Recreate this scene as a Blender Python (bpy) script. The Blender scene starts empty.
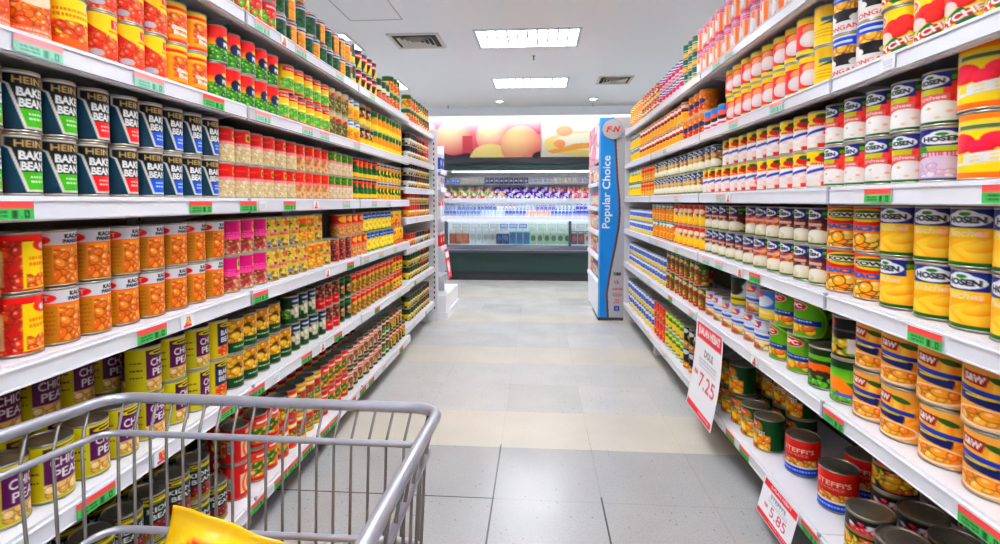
import bpy, math, random
import numpy as np
from mathutils import Vector, Matrix, Euler

random.seed(7)
PI = math.pi
scene = bpy.context.scene
COL = scene.collection
C = COL.objects

# ------------------------------------------------------------------ camera
CAM_H = 1.2                       # lens height above the floor
FPX = 520.0                       # focal length for a frame 1000 wide
PITCH = math.radians(2.5)
YAW = math.atan(38.0 / FPX)
cam_d = bpy.data.cameras.new('camera')
cam_d.sensor_width = 36.0
cam_d.lens = 36.0 * FPX / 1000.0
cam_d.shift_y = -0.0483
cam_d.clip_start = 0.02
cam = bpy.data.objects.new('camera', cam_d)
C.link(cam)
cam.location = (0, 0, CAM_H)
cam.rotation_euler = (PI / 2 - PITCH, 0, YAW)
scene.camera = cam
RM = cam.rotation_euler.to_matrix()
RI = RM.transposed()


def project(x, y, z):
    """Point of the aisle (z measured from lens height) -> photo coordinates, for reading off how far apart things stand."""
    v = RI @ Vector((x, y, z))
    return 500 + FPX * v.x / -v.z, 272 - FPX * v.y / -v.z - 48.3


def depth_at(px, X, z=-0.1):
    """How far along the aisle the line x = X crosses the given photo column."""
    lo, hi = 0.25, 30.0
    right = X > 0
    f = lambda y: project(X, y, z)[0]
    for _ in range(50):
        m = (lo + hi) / 2
        if (f(m) > px) == right:
            lo = m
        else:
            hi = m
    return (lo + hi) / 2


# ------------------------------------------------------------------ materials
def lin(c):
    return tuple(((x / 255.0) / 12.92 if x / 255.0 <= 0.04045 else ((x / 255.0 + 0.055) / 1.055) ** 2.4) for x in c)


def mat(name, c, rough=0.5, metal=0.0, spec=0.5, alpha=None, emit=None, trans=0.0, noise=0.0, nscale=30.0, bump=0.0, coat=0.0):
    m = bpy.data.materials.new(name)
    m.use_nodes = True
    nt = m.node_tree
    b = nt.nodes['Principled BSDF']
    rgb = lin(c)
    b.inputs['Base Color'].default_value = (*rgb, 1)
    b.inputs['Roughness'].default_value = rough
    b.inputs['Metallic'].default_value = metal
    b.inputs['Specular IOR Level'].default_value = spec
    b.inputs['Transmission Weight'].default_value = trans
    b.inputs['Coat Weight'].default_value = coat
    if emit:
        b.inputs['Emission Color'].default_value = (*lin(emit[0]), 1)
        b.inputs['Emission Strength'].default_value = emit[1]
    if alpha is not None:
        b.inputs['Alpha'].default_value = alpha
    if noise or bump:
        tc = nt.nodes.new('ShaderNodeTexCoord')
        nz = nt.nodes.new('ShaderNodeTexNoise')
        nz.inputs['Scale'].default_value = nscale
        nz.inputs['Detail'].default_value = 4
        nt.links.new(tc.outputs['Object'], nz.inputs['Vector'])
        if noise:
            mx = nt.nodes.new('ShaderNodeMix')
            mx.data_type = 'RGBA'
            mx.inputs[6].default_value = (*[v * (1 - noise) for v in rgb], 1)
            mx.inputs[7].default_value = (*[min(1, v * (1 + noise)) for v in rgb], 1)
            nt.links.new(nz.outputs['Fac'], mx.inputs[0])
            nt.links.new(mx.outputs[2], b.inputs['Base Color'])
        if bump:
            bp = nt.nodes.new('ShaderNodeBump')
            bp.inputs['Strength'].default_value = bump
            bp.inputs['Distance'].default_value = 0.002
            nt.links.new(nz.outputs['Fac'], bp.inputs['Height'])
            nt.links.new(bp.outputs['Normal'], b.inputs['Normal'])
    return m


def printed(name, rough, spec=0.5, sat=1.0):
    m = bpy.data.materials.new(name)
    m.use_nodes = True
    nt = m.node_tree
    b = nt.nodes['Principled BSDF']
    a = nt.nodes.new('ShaderNodeAttribute')
    a.attribute_name = 'print'
    nt.links.new(a.outputs['Color'], b.inputs['Base Color'])
    b.inputs['Roughness'].default_value = rough
    b.inputs['Specular IOR Level'].default_value = spec
    return m


M = {}
M['print'] = printed('printed_paper', 0.42, 0.22)
M['print_matt'] = printed('printed_card', 0.6, 0.25)
M['print_gloss'] = printed('printed_film', 0.25, 0.5)
M['tin'] = mat('tinplate', (158, 150, 134), rough=0.32, metal=0.9, noise=0.06, nscale=60)
M['shelf'] = mat('white_shelf_enamel', (222, 222, 226), rough=0.35, noise=0.02, nscale=12)
M['rail'] = mat('clear_price_rail', (226, 227, 232), rough=0.22, noise=0.02, nscale=8)
M['joint'] = mat('rail_joint_grey', (168, 170, 178), rough=0.4, noise=0.03)
M['back'] = mat('shelf_back_panel', (112, 100, 84), rough=0.6, noise=0.06, nscale=5)
M['slot'] = mat('dark_slot', (40, 40, 44), rough=0.7, noise=0.1)
M['upright'] = mat('upright_enamel', (222, 222, 224), rough=0.4, noise=0.03)
M['chrome'] = mat('chromed_wire', (172, 173, 184), rough=0.3, metal=0.55, noise=0.08, nscale=40)
M['wire'] = mat('worn_zinc_wire', (128, 122, 118), rough=0.42, metal=0.7, noise=0.25, nscale=25)
M['plastic_dark'] = mat('dark_plastic', (46, 48, 54), rough=0.45, noise=0.05)
M['rubber'] = mat('black_rubber', (28, 28, 30), rough=0.8, noise=0.1)
M['white_paint'] = mat('white_wall_paint', (240, 240, 240), rough=0.7, noise=0.01, nscale=3)
M['ceiling'] = mat('ceiling_paint', (238, 243, 248), rough=0.8, noise=0.012, nscale=1.5)
M['lamp'] = mat('lamp_diffuser', (255, 255, 255), rough=0.5, emit=((246, 250, 254), 20.0))
M['spot'] = mat('downlight_glass', (255, 255, 255), rough=0.5, emit=((255, 252, 246), 9.0))
M['case_light'] = mat('case_tube', (255, 255, 255), rough=0.5, emit=((250, 252, 255), 3.2))
M['louvre'] = mat('lamp_louvre', (196, 200, 212), rough=0.3, noise=0.01)
M['vent'] = mat('vent_enamel', (206, 204, 198), rough=0.5, noise=0.02)
M['vent_dark'] = mat('vent_hollow', (52, 48, 40), rough=0.8, noise=0.1)
M['green'] = mat('dark_green_enamel', (8, 50, 44), rough=0.5, noise=0.08, nscale=4)
M['bumper'] = mat('grey_bumper', (58, 61, 74), rough=0.4, noise=0.05)
M['kick'] = mat('black_kick_plate', (22, 23, 28), rough=0.5, noise=0.08)
M['case_white'] = mat('case_white', (238, 240, 246), rough=0.35, noise=0.01)
M['card'] = mat('brown_cardboard', (176, 136, 88), rough=0.8, noise=0.1, nscale=60)
M['steel'] = mat('brushed_steel', (150, 152, 158), rough=0.35, metal=0.8, noise=0.06)
gm = bpy.data.materials.new('case_glass')
gm.use_nodes = True
_nt = gm.node_tree
_nt.nodes.remove(_nt.nodes['Principled BSDF'])
_t = _nt.nodes.new('ShaderNodeBsdfTransparent')
_t.inputs[0].default_value = (0.93, 0.97, 0.96, 1)
_g = _nt.nodes.new('ShaderNodeBsdfGlossy')
_g.inputs['Roughness'].default_value = 0.03
_x = _nt.nodes.new('ShaderNodeMixShader')
_x.inputs[0].default_value = 0.07
_nt.links.new(_t.outputs[0], _x.inputs[1])
_nt.links.new(_g.outputs[0], _x.inputs[2])
_nt.links.new(_x.outputs[0], _nt.nodes['Material Output'].inputs[0])
M['glass'] = gm


# ------------------------------------------------------------------ mesh builder
class MB:
    def __init__(s):
        s.v, s.f, s.mi, s.sm, s.c = [], [], [], [], []

    def box(s, x0, y0, z0, x1, y1, z1, m=0, c=None):
        b = len(s.v)
        s.v += [(x0, y0, z0), (x1, y0, z0), (x1, y1, z0), (x0, y1, z0), (x0, y0, z1), (x1, y0, z1), (x1, y1, z1), (x0, y1, z1)]
        for q in ((0, 3, 2, 1), (4, 5, 6, 7), (0, 1, 5, 4), (1, 2, 6, 5), (2, 3, 7, 6), (3, 0, 4, 7)):
            s.f.append(tuple(b + i for i in q)); s.mi.append(m); s.sm.append(False)
        return s

    def bbox(s, x0, y0, z0, x1, y1, z1, r, m=0):
        """box with rounded vertical edges"""
        pts = []
        for (cx, cy, a0) in ((x1 - r, y1 - r, 0), (x0 + r, y1 - r, 90), (x0 + r, y0 + r, 180), (x1 - r, y0 + r, 270)):
            for k in range(4):
                a = math.radians(a0 + 30 * k)
                pts.append((cx + r * math.cos(a), cy + r * math.sin(a)))
        return s.prism(pts, z0, z1, m)

    def prism(s, pts, z0, z1, m=0, T=None):
        b = len(s.v); n = len(pts)
        vs = [(p[0], p[1], z0) for p in pts] + [(p[0], p[1], z1) for p in pts]
        if T is not None:
            vs = [tuple(T @ Vector(v)) for v in vs]
        s.v += vs
        for i in range(n):
            j = (i + 1) % n
            s.f.append((b + i, b + j, b + n + j, b + n + i)); s.mi.append(m); s.sm.append(False)
        s.f.append(tuple(b + i for i in reversed(range(n)))); s.mi.append(m); s.sm.append(False)
        s.f.append(tuple(b + n + i for i in range(n))); s.mi.append(m); s.sm.append(False)
        return s

    def lathe(s, prof, n, m=0, cx=0.0, cy=0.0, smooth=True):
        """prof: (radius, z) from bottom axis to top axis"""
        b = len(s.v); k = len(prof)
        for (r, z) in prof:
            for i in range(n):
                a = 2 * PI * i / n
                s.v.append((cx + r * math.cos(a), cy + r * math.sin(a), z))
        for j in range(k - 1):
            for i in range(n):
                i2 = (i + 1) % n
                s.f.append((b + j * n + i, b + j * n + i2, b + (j + 1) * n + i2, b + (j + 1) * n + i)); s.mi.append(m); s.sm.append(smooth)
        s.f.append(tuple(b + i for i in reversed(range(n)))); s.mi.append(m); s.sm.append(False)
        s.f.append(tuple(b + (k - 1) * n + i for i in range(n))); s.mi.append(m); s.sm.append(False)
        return s

    def tube(s, pts, r, n=8, m=0, closed=False):
        pts = [Vector(p) for p in pts]
        k = len(pts); b = len(s.v)
        up = None
        for i, p in enumerate(pts):
            if closed:
                d = (pts[(i + 1) % k] - pts[i - 1]).normalized()
            else:
                d = (pts[min(i + 1, k - 1)] - pts[max(i - 1, 0)]).normalized()
            if up is None:
                up = d.orthogonal().normalized()
            up = (up - d * up.dot(d)).normalized()
            w = d.cross(up)
            for j in range(n):
                a = 2 * PI * j / n
                s.v.append(tuple(p + (up * math.cos(a) + w * math.sin(a)) * r))
        for i in range(k if closed else k - 1):
            i2 = (i + 1) % k
            for j in range(n):
                j2 = (j + 1) % n
                s.f.append((b + i * n + j, b + i * n + j2, b + i2 * n + j2, b + i2 * n + j)); s.mi.append(m); s.sm.append(True)
        if not closed:
            s.f.append(tuple(b + j for j in reversed(range(n)))); s.mi.append(m); s.sm.append(False)
            s.f.append(tuple(b + (k - 1) * n + j for j in range(n))); s.mi.append(m); s.sm.append(False)
        return s

    def mesh(s, name, mats):
        me = bpy.data.meshes.new(name)
        me.from_pydata(s.v, [], s.f)
        for m in (mats if isinstance(mats, (list, tuple)) else [mats]):
            me.materials.append(m)
        me.polygons.foreach_set('material_index', s.mi)
        me.polygons.foreach_set('use_smooth', s.sm)
        me.update()
        return me

    def obj(s, name, mats, parent=None, loc=None):
        return link(name, s.mesh(name, mats), parent, loc)


def link(name, me, parent=None, loc=None, rz=0.0):
    o = bpy.data.objects.new(name, me)
    C.link(o)
    if parent is not None:
        o.parent = parent
    if loc is not None:
        o.location = loc
    if rz:
        o.rotation_euler = (0, 0, rz)
    return o


def empty(name, loc=(0, 0, 0), rz=0.0):
    return link(name, None, None, loc, rz)


def tag(o, label=None, cat=None, group=None, kind=None):
    if label: o['label'] = label
    if cat: o['category'] = cat
    if group: o['group'] = group
    if kind: o['kind'] = kind
    return o


def fillet(pts, r, n=5, closed=False):
    """round the corners of a polyline"""
    pts = [Vector(p) for p in pts]
    out = []
    k = len(pts)
    for i, p in enumerate(pts):
        if not closed and i in (0, k - 1):
            out.append(p); continue
        a, b = pts[i - 1], pts[(i + 1) % k]
        ra = min(r, (a - p).length * .45); rb = min(r, (b - p).length * .45)
        p0 = p + (a - p).normalized() * ra; p1 = p + (b - p).normalized() * rb
        for q in range(n + 1):
            t = q / n
            out.append(p0 * (1 - t) ** 2 + p * 2 * t * (1 - t) + p1 * t * t)
    return out


ORD = 'zeroth first second third fourth fifth sixth seventh eighth ninth tenth eleventh twelfth thirteenth fourteenth fifteenth sixteenth seventeenth eighteenth nineteenth twentieth'.split()
ORD += ['twenty-' + w for w in ORD[1:10]] + ['thirtieth'] + ['thirty-' + w for w in ORD[1:10]]

# ------------------------------------------------------------------ print: lettering and pictures rasterised onto grids
_glyph = {}


def glyphs(s, bold=0.0):
    k = (s, bold)
    if k not in _glyph:
        cu = bpy.data.curves.new('lettering', 'FONT')
        cu.body = s
        cu.offset = bold
        cu.resolution_u = 3
        ob = bpy.data.objects.new('lettering', cu)
        C.link(ob)
        dg = bpy.context.evaluated_depsgraph_get()
        me = ob.evaluated_get(dg).to_mesh()
        me.calc_loop_triangles()
        co = np.empty(len(me.vertices) * 3); me.vertices.foreach_get('co', co)
        co = co.reshape(-1, 3)[:, :2]
        tr = np.empty(len(me.loop_triangles) * 3, dtype=np.int32); me.loop_triangles.foreach_get('vertices', tr)
        t = co[tr.reshape(-1, 3)]
        ob.evaluated_get(dg).to_mesh_clear()
        bpy.data.objects.remove(ob); bpy.data.curves.remove(cu)
        mn = t.reshape(-1, 2).min(0); mx = t.reshape(-1, 2).max(0)
        _glyph[k] = (t - mn) / (mx - mn)
    return _glyph[k]


class Art:
    def __init__(s, bg, nu=48, nv=56, ss=3):
        s.nu, s.nv, s.ss = nu, nv, ss
        s.W, s.H = nu * ss, nv * ss
        s.a = np.empty((s.H, s.W, 3)); s.a[:] = np.array(bg, float)
        s.U, s.V = np.meshgrid((np.arange(s.W) + .5) / s.W, (np.arange(s.H) + .5) / s.H)

    def put(s, mask, c):
        s.a[mask] = c
        return s

    def rect(s, u0, v0, u1, v1, c):
        return s.put((s.U >= u0) & (s.U < u1) & (s.V >= v0) & (s.V < v1), c)

    def grad(s, v0, v1, c0, c1):
        m = (s.V >= v0) & (s.V < v1)
        t = ((s.V - v0) / (v1 - v0))[m][:, None]
        s.a[m] = np.array(c0, float) * (1 - t) + np.array(c1, float) * t
        return s

    def em(s, cu, cv, ru, rv, rot=0):
        x, y = s.U - cu, s.V - cv
        if rot:
            q = math.radians(rot); x, y = x * math.cos(q) + y * math.sin(q), -x * math.sin(q) + y * math.cos(q)
        return (x / ru) ** 2 + (y / rv) ** 2

    def ell(s, cu, cv, ru, rv, c, rot=0, inside=None):
        m = s.em(cu, cv, ru, rv, rot) <= 1
        if inside is not None: m &= inside
        return s.put(m, c)

    def fruit(s, cu, cv, ru, rv, c0, c1, rot=0, inside=None, lx=-.3, ly=-.4):
        """a printed fruit: c0 at its pale side, c1 at its rim"""
        m = s.em(cu, cv, ru, rv, rot) <= 1
        if inside is not None: m &= inside
        t = np.clip(s.em(cu + lx * ru, cv + ly * rv, ru * 1.45, rv * 1.45, rot), 0, 1)[m][:, None]
        s.a[m] = np.array(c0, float) * (1 - t) + np.array(c1, float) * t
        return s

    def poly(s, pts, c):
        m = np.zeros((s.H, s.W), bool)
        n = len(pts)
        for i in range(n):
            (x0, y0), (x1, y1) = pts[i], pts[(i + 1) % n]
            if y0 == y1: continue
            m ^= ((s.V >= min(y0, y1)) & (s.V < max(y0, y1)) & (s.U < x0 + (s.V - y0) * (x1 - x0) / (y1 - y0)))
        return s.put(m, c)

    def text(s, t, cu, cv, w, h, c, rot=0, bold=0.02, shear=0.0):
        T = glyphs(t, bold)
        x = (T[:, :, 0] - .5) * w + (T[:, :, 1] - .5) * shear * h
        y = -(T[:, :, 1] - .5) * h
        if rot:
            q = math.radians(rot); x, y = x * math.cos(q) - y * math.sin(q), x * math.sin(q) + y * math.cos(q)
        x = (x + cu) * s.W; y = (y + cv) * s.H
        for k in range(len(x)):
            ax, bx, cx = x[k]; ay, by, cy = y[k]
            i0, i1 = max(0, int(min(ax, bx, cx))), min(s.W, int(max(ax, bx, cx)) + 2)
            j0, j1 = max(0, int(min(ay, by, cy))), min(s.H, int(max(ay, by, cy)) + 2)
            if i1 <= i0 or j1 <= j0: continue
            X, Y = np.meshgrid(np.arange(i0, i1) + .5, np.arange(j0, j1) + .5)
            d1 = (X - bx) * (ay - by) - (ax - bx) * (Y - by)
            d2 = (X - cx) * (by - cy) - (bx - cx) * (Y - cy)
            d3 = (X - ax) * (cy - ay) - (cx - ax) * (Y - ay)
            m = ~(((d1 < 0) | (d2 < 0) | (d3 < 0)) & ((d1 > 0) | (d2 > 0) | (d3 > 0)))
            s.a[j0:j1, i0:i1][m] = c
        return s

    def blobs(s, u0, v0, u1, v1, r, cols, n, seed=1, asp=.7, dark=.7, hi=(255, 245, 225), inside=None, hr=.34):
        rnd = random.Random(seed)
        reg = (s.U >= u0) & (s.U < u1) & (s.V >= v0) & (s.V < v1)
        if inside is not None: reg &= inside
        for _ in range(n):
            cu, cv = rnd.uniform(u0, u1), rnd.uniform(v0, v1)
            rr = r * rnd.uniform(.75, 1.25); rot = rnd.uniform(0, 180)
            c = np.array(rnd.choice(cols), float)
            s.ell(cu, cv, rr * 1.18, rr * asp * 1.22, c * dark, rot, reg)
            s.ell(cu, cv, rr, rr * asp, c, rot, reg)
            if hi is not None:
                s.ell(cu - rr * .25, cv - rr * asp * .3, rr * hr, rr * asp * hr, c * .35 + np.array(hi) * .65, rot, reg)
        return s

    def stripes(s, u0, v0, u1, v1, n, c, duty=.5, rot=0):
        m = (s.U >= u0) & (s.U < u1) & (s.V >= v0) & (s.V < v1)
        t = (s.U - u0) / (u1 - u0) if not rot else (s.V - v0) / (v1 - v0)
        return s.put(m & ((t * n) % 1 < duty), c)

    def lines(s, u0, v0, u1, n, dv, c, seed=3, h=.012):
        """small illegible print"""
        rnd = random.Random(seed)
        for k in range(n):
            x = u0
            while x < u1:
                w = rnd.uniform(.02, .05)
                s.rect(x, v0 + k * dv, min(u1, x + w), v0 + k * dv + h, c); x += w + .015
        return s

    def nodes(s, ink=True):
        if ink:                                   # printing inks: deeper and purer than screen colours
            x = np.clip(s.a, 0, 255) / 255.0
            l = (x @ np.array((.3, .59, .11)))[..., None]
            x = np.clip(l + (x - l) * 1.15, 0, 1) ** 1.3
            return (x * 240).reshape(s.nv, s.ss, s.nu, s.ss, 3).mean((1, 3))
        return s.a.reshape(s.nv, s.ss, s.nu, s.ss, 3).mean((1, 3))


def set_print(me, rgb255):
    at = me.color_attributes.new('print', 'FLOAT_COLOR', 'POINT')
    x = np.clip(rgb255, 0, 255) / 255.0
    l = np.where(x <= 0.04045, x / 12.92, ((x + 0.055) / 1.055) ** 2.4)
    out = np.ones((len(l), 4), np.float32); out[:, :3] = l
    at.data.foreach_set('color', out.ravel())


def panel_mesh(name, art, w, h, th=0.002, m=None, back=(235, 235, 235), curl=0.0, ink=False):
    """thin printed card in the local XZ plane, front towards -Y, origin at the top middle"""
    N = art.nodes(ink); nv, nu = N.shape[:2]
    vs, fs, cs = [], [], []
    for layer, yy in ((0, -th / 2), (1, th / 2)):
        for j in range(nv):
            for i in range(nu):
                t = j / (nv - 1)
                vs.append(((i / (nu - 1) - .5) * w, yy + curl * math.sin(t * PI) , -t * h))
                cs.append(N[j, i] if layer == 0 else back)
    L = nu * nv
    for j in range(nv - 1):
        for i in range(nu - 1):
            a = j * nu + i
            fs.append((a, a + nu, a + nu + 1, a + 1))
            fs.append((L + a, L + a + 1, L + a + nu + 1, L + a + nu))
    for i in range(nu - 1):
        fs.append((i, i + 1, L + i + 1, L + i)); q = (nv - 1) * nu + i; fs.append((q, L + q, L + q + 1, q + 1))
    for j in range(nv - 1):
        q = j * nu; fs.append((q, L + q, L + q + nu, q + nu)); q += nu - 1; fs.append((q, q + nu, L + q + nu, L + q))
    me = bpy.data.meshes.new(name)
    me.from_pydata(vs, [], fs)
    me.materials.append(m or M['print_matt'])
    set_print(me, np.array(cs, float))
    me.update()
    return me
# ------------------------------------------------------------------ the printed labels
W_, K_ = (246, 246, 242), (24, 24, 26)
RED, YEL, GRN, ORA, BLU, NAVY = (222, 30, 28), (246, 214, 10), (24, 120, 52), (240, 120, 16), (28, 92, 190), (28, 34, 96)
BEAN = [(244, 138, 40), (236, 112, 24), (248, 160, 66), (226, 92, 18)]
PEA = [(96, 176, 40), (64, 150, 30), (130, 200, 60), (44, 120, 24)]
PEACH = [(252, 186, 22), (246, 160, 10), (255, 204, 60), (238, 140, 8)]
CHICK = [(238, 200, 130), (226, 178, 100), (248, 220, 160)]
PROD = {}


def P(key, name, desc, dia, h, fn, res=1, lid='tin'):
    PROD[key] = dict(key=key, name=name, desc=desc, r=dia / 2, h=h, fn=fn, res=res, lid=lid, mesh={})


RES = {2: (60, 72), 1: (44, 54), 0: (26, 32)}


def keystone(strip):
    def f(n):
        a = Art((14, 84, 104), *n)
        a.grad(0, 1, (14, 92, 112), (8, 64, 84))
        k = [(.14, .05), (.92, .05), (.92, .19), (.88, .23), (.73, .92), (.42, .92), (.22, .23), (.14, .19)]
        o = [(.10, .015), (.96, .015), (.96, .20), (.92, .25), (.765, .96), (.385, .96), (.18, .25), (.10, .20)]
        a.poly([(u + .012, v) for u, v in o], (150, 150, 150)); a.poly(o, (232, 226, 216)); a.poly(k, (20, 24, 30))
        a.poly([(.333, .62), (.795, .62), (.73, .92), (.42, .92)], strip)
        a.text('HEINZ', .53, .15, .56, .12, (206, 178, 120), bold=.03)
        a.text('BAKED', .56, .345, .52, .15, W_, bold=.045)
        a.text('BEANZ', .57, .525, .5, .15, W_, bold=.045)
        a.lines(.45, .69, .70, 2, .08, (240, 240, 230), 4, .03)
        a.ell(.84, .84, .12, .13, (240, 150, 60)); a.ell(.84, .84, .07, .08, (250, 214, 150))
        a.rect(0, 0, 1, .012, (190, 170, 110))
        return a
    return f


for k_, st_, w_ in (('hg', (96, 190, 40), 'green'), ('hr', (226, 40, 36), 'red'), ('hb', (26, 104, 200), 'blue')):
    P(k_, 'baked_beans_can', 'teal baked beans can with %s strip' % w_, .083, .127, keystone(st_), 2)


def f(n):
    a = Art((236, 96, 30), *n); a.blobs(0, 0, 1, 1, .09, BEAN, 150, 5)
    a.ell(.45, .3, .3, .13, (250, 226, 200)); a.rect(0, .8, 1, 1, (240, 130, 96)); a.lines(.1, .84, .9, 2, .07, (255, 220, 200), 3, .03)
    return a
P('beanpic', 'bean_can', 'orange can covered in baked beans', .09, .125, f, 2)


def f(n):
    a = Art((244, 222, 8), *n); a.rect(0, 0, .12, 1, (176, 176, 10))
    a.blobs(.16, .45, .95, .86, .085, BEAN, 60, 8); a.rect(.2, .78, .6, .97, (238, 120, 10)); a.rect(.6, .8, 1, .97, (240, 110, 50))
    a.ell(.85, .12, .13, .13, W_); a.ell(.85, .12, .09, .09, (200, 40, 60)); a.lines(.24, .22, .76, 2, .1, (220, 140, 10), 3, .06)
    return a
P('beanyel', 'bean_can', 'yellow can with pile of orange beans', .09, .125, f, 2)


def f(n):
    a = Art((214, 60, 18), *n); a.blobs(0, .2, 1, 1, .085, [(238, 92, 36), (226, 70, 20), (246, 130, 70)], 130, 11, hi=(255, 220, 205))
    m = (a.em(1.0, -.1, 1.0, .62) <= 1) | (a.em(0.0, -.35, .55, .38) <= 1)
    a.put(m, (246, 214, 6)); a.ell(-.02, .3, .3, .4, (196, 30, 12), inside=(a.V < .45) & ~m)
    a.rect(.55, .1, .95, .28, (226, 24, 40)); a.text("Yeo's", .75, .19, .32, .13, W_, shear=.2)
    a.rect(.5, .33, .95, .37, (240, 150, 20)); a.ell(.3, .83, .13, .07, (206, 200, 206))
    return a
P('yeo', 'bean_can', 'orange beans can with yellow swoosh', .086, .122, f, 2)


def f(n):
    a = Art((242, 176, 16), *n); a.rect(0, 0, 1, .12, (240, 214, 10)); a.rect(.1, .12, 1, .2, (226, 50, 20)); a.rect(0, .2, 1, .25, (250, 220, 20))
    a.blobs(.3, .28, 1, .8, .07, BEAN, 70, 21); a.text('Baked', .62, .62, .5, .1, W_, bold=.04); a.text('Beans', .66, .75, .5, .1, W_, bold=.04)
    a.rect(0, .9, 1, 1, (236, 80, 30)); a.rect(.04, .82, .2, .9, W_)
    return a
P('bakedyel', 'bean_can', 'yellow and orange baked beans can', .086, .122, f, 1)


def f(n):
    a = Art((214, 24, 30), *n); a.grad(0, .45, (226, 26, 34), (236, 70, 20)); a.grad(.36, .58, (244, 120, 10), (250, 220, 10))
    a.rect(0, .55, 1, 1, (30, 84, 16)); a.blobs(0, .56, 1, 1, .062, PEA, 130, 2, asp=1)
    a.rect(.5, .34, .96, .62, (26, 32, 84)); a.ell(.52, .46, .14, .16, (26, 32, 84)); a.text('PEAS', .76, .5, .36, .14, W_, bold=.05); a.ell(.7, .3, .12, .06, (250, 214, 20))
    return a
P('peared', 'pea_can', 'red and yellow can over green peas', .086, .12, f, 1)


def f(n):
    a = Art((246, 214, 12), *n); a.rect(0, 0, 1, .06, (210, 200, 40)); a.rect(.25, .04, .85, .22, (214, 24, 34)); a.lines(.36, .1, .76, 1, .1, W_, 3, .06)
    a.ell(.55, .66, .4, .26, (240, 240, 160)); a.blobs(.2, .48, .95, .86, .055, [(130, 200, 70), (96, 180, 60), (160, 214, 110)], 70, 4, asp=1)
    a.rect(0, .88, 1, 1, (220, 30, 30))
    return a
P('peayel', 'pea_can', 'yellow pea can with red bands', .084, .118, f, 1)


def f(n):
    a = Art((200, 178, 116), *n); a.rect(0, 0, 1, .2, (214, 196, 150)); a.blobs(0, .3, 1, .9, .12, [(150, 140, 60), (190, 170, 90), (110, 110, 50)], 40, 6); a.ell(.6, .28, .2, .1, (190, 50, 40)); a.rect(0, .9, 1, 1, (160, 140, 80))
    return a
P('olive', 'vegetable_can', 'beige can with olive-green picture', .082, .12, f, 0)


def f(n):
    a = Art((244, 222, 30), *n); a.rect(0, 0, 1, .28, (40, 120, 150)); a.ell(.5, .2, .3, .14, (230, 236, 240)); a.lines(.3, .17, .7, 1, .1, NAVY, 3, .06); a.blobs(0, .45, 1, .92, .08, PEACH, 50, 6, dark=.8); a.rect(0, .94, 1, 1, (40, 140, 70))
    return a
P('cornblue', 'corn_can', 'yellow can with blue-green top', .082, .12, f, 0)


def f(n):
    a = Art((50, 44, 40), *n); a.rect(0, 0, 1, .15, (190, 150, 40)); a.blobs(0, .3, 1, .8, .12, [(226, 160, 40), (120, 60, 30), (220, 200, 180)], 26, 9); a.rect(0, .7, 1, 1, (240, 214, 20))
    return a
P('darkyel', 'corn_can', 'dark can with yellow base', .082, .12, f, 0)


def f(n):
    a = Art((20, 110, 60), *n); a.rect(0, 0, .4, .3, (24, 120, 50)); a.grad(.28, .75, (110, 170, 40), (246, 214, 20)); a.ell(.55, .5, .3, .2, (246, 160, 30)); a.rect(.6, 0, 1, .4, (240, 220, 60)); a.rect(0, .75, 1, 1, (246, 220, 20))
    return a
P('greenyel', 'corn_can', 'green and yellow corn can', .082, .12, f, 0)


def bean_cream(top, beans, desc_c):
    def f(n):
        a = Art((232, 214, 172), *n); a.blobs(0, .36, 1, 1, .05, beans, 130, 7, dark=.8, hr=.3); a.rect(0, 0, 1, .4, top)
        a.rect(0, .38, 1, .42, (236, 120, 140)); a.lines(.1, .44, 1, 1, .07, (240, 140, 150), 5, .05)
        a.rect(.62, .1, .84, .34, (240, 180, 50)); a.ell(.73, .22, .08, .08, (60, 120, 40)); a.ell(.16, .86, .08, .06, (130, 150, 190))
        a.lines(.2, .17, .5, 1, .1, (236, 110, 90), 3, .04); a.rect(0, 0, 1, .02, (210, 180, 90))
        return a
    return f


P('creamred', 'bean_can', 'red-topped can of cream beans', .088, .119, bean_cream((206, 26, 22), [(236, 220, 180), (226, 206, 160), (244, 232, 200)], 'r'), 1)
P('creamora', 'bean_can', 'red-topped can of tan beans', .088, .119, bean_cream((220, 44, 24), [(232, 170, 100), (240, 200, 150), (214, 130, 70)], 'o'), 1)
P('creamgrn', 'bean_can', 'green-topped can of cream beans', .084, .119, bean_cream((36, 150, 34), [(236, 220, 190), (226, 206, 170), (244, 232, 214)], 'g'), 0)


def f(n):
    a = Art((18, 30, 24), *n); a.ell(.5, .3, .42, .2, (24, 110, 54)); a.ell(.6, .32, .2, .13, (238, 110, 30)); a.rect(0, .62, 1, .95, (246, 206, 14)); a.ell(.5, .62, .4, .12, (30, 120, 50)); a.rect(0, .95, 1, 1, (30, 30, 20)); a.rect(.2, .1, .8, .2, (230, 60, 40))
    return a
P('blackgrn', 'fruit_can', 'black, green and yellow fruit can', .084, .119, f, 0)


def f(n):
    a = Art((244, 208, 20), *n); a.blobs(0, .1, 1, .95, .1, [(250, 190, 30), (238, 150, 20), (255, 222, 70)], 40, 14, dark=.75); a.ell(.55, .55, .25, .2, (30, 110, 40)); a.ell(.6, .5, .12, .12, (250, 230, 90)); a.rect(.1, .06, .9, .2, (220, 226, 210)); a.rect(.3, .08, .8, .18, BLU)
    return a
P('pineyel', 'pineapple_can', 'yellow pineapple can with green leaf', .084, .119, f, 0)


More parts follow.
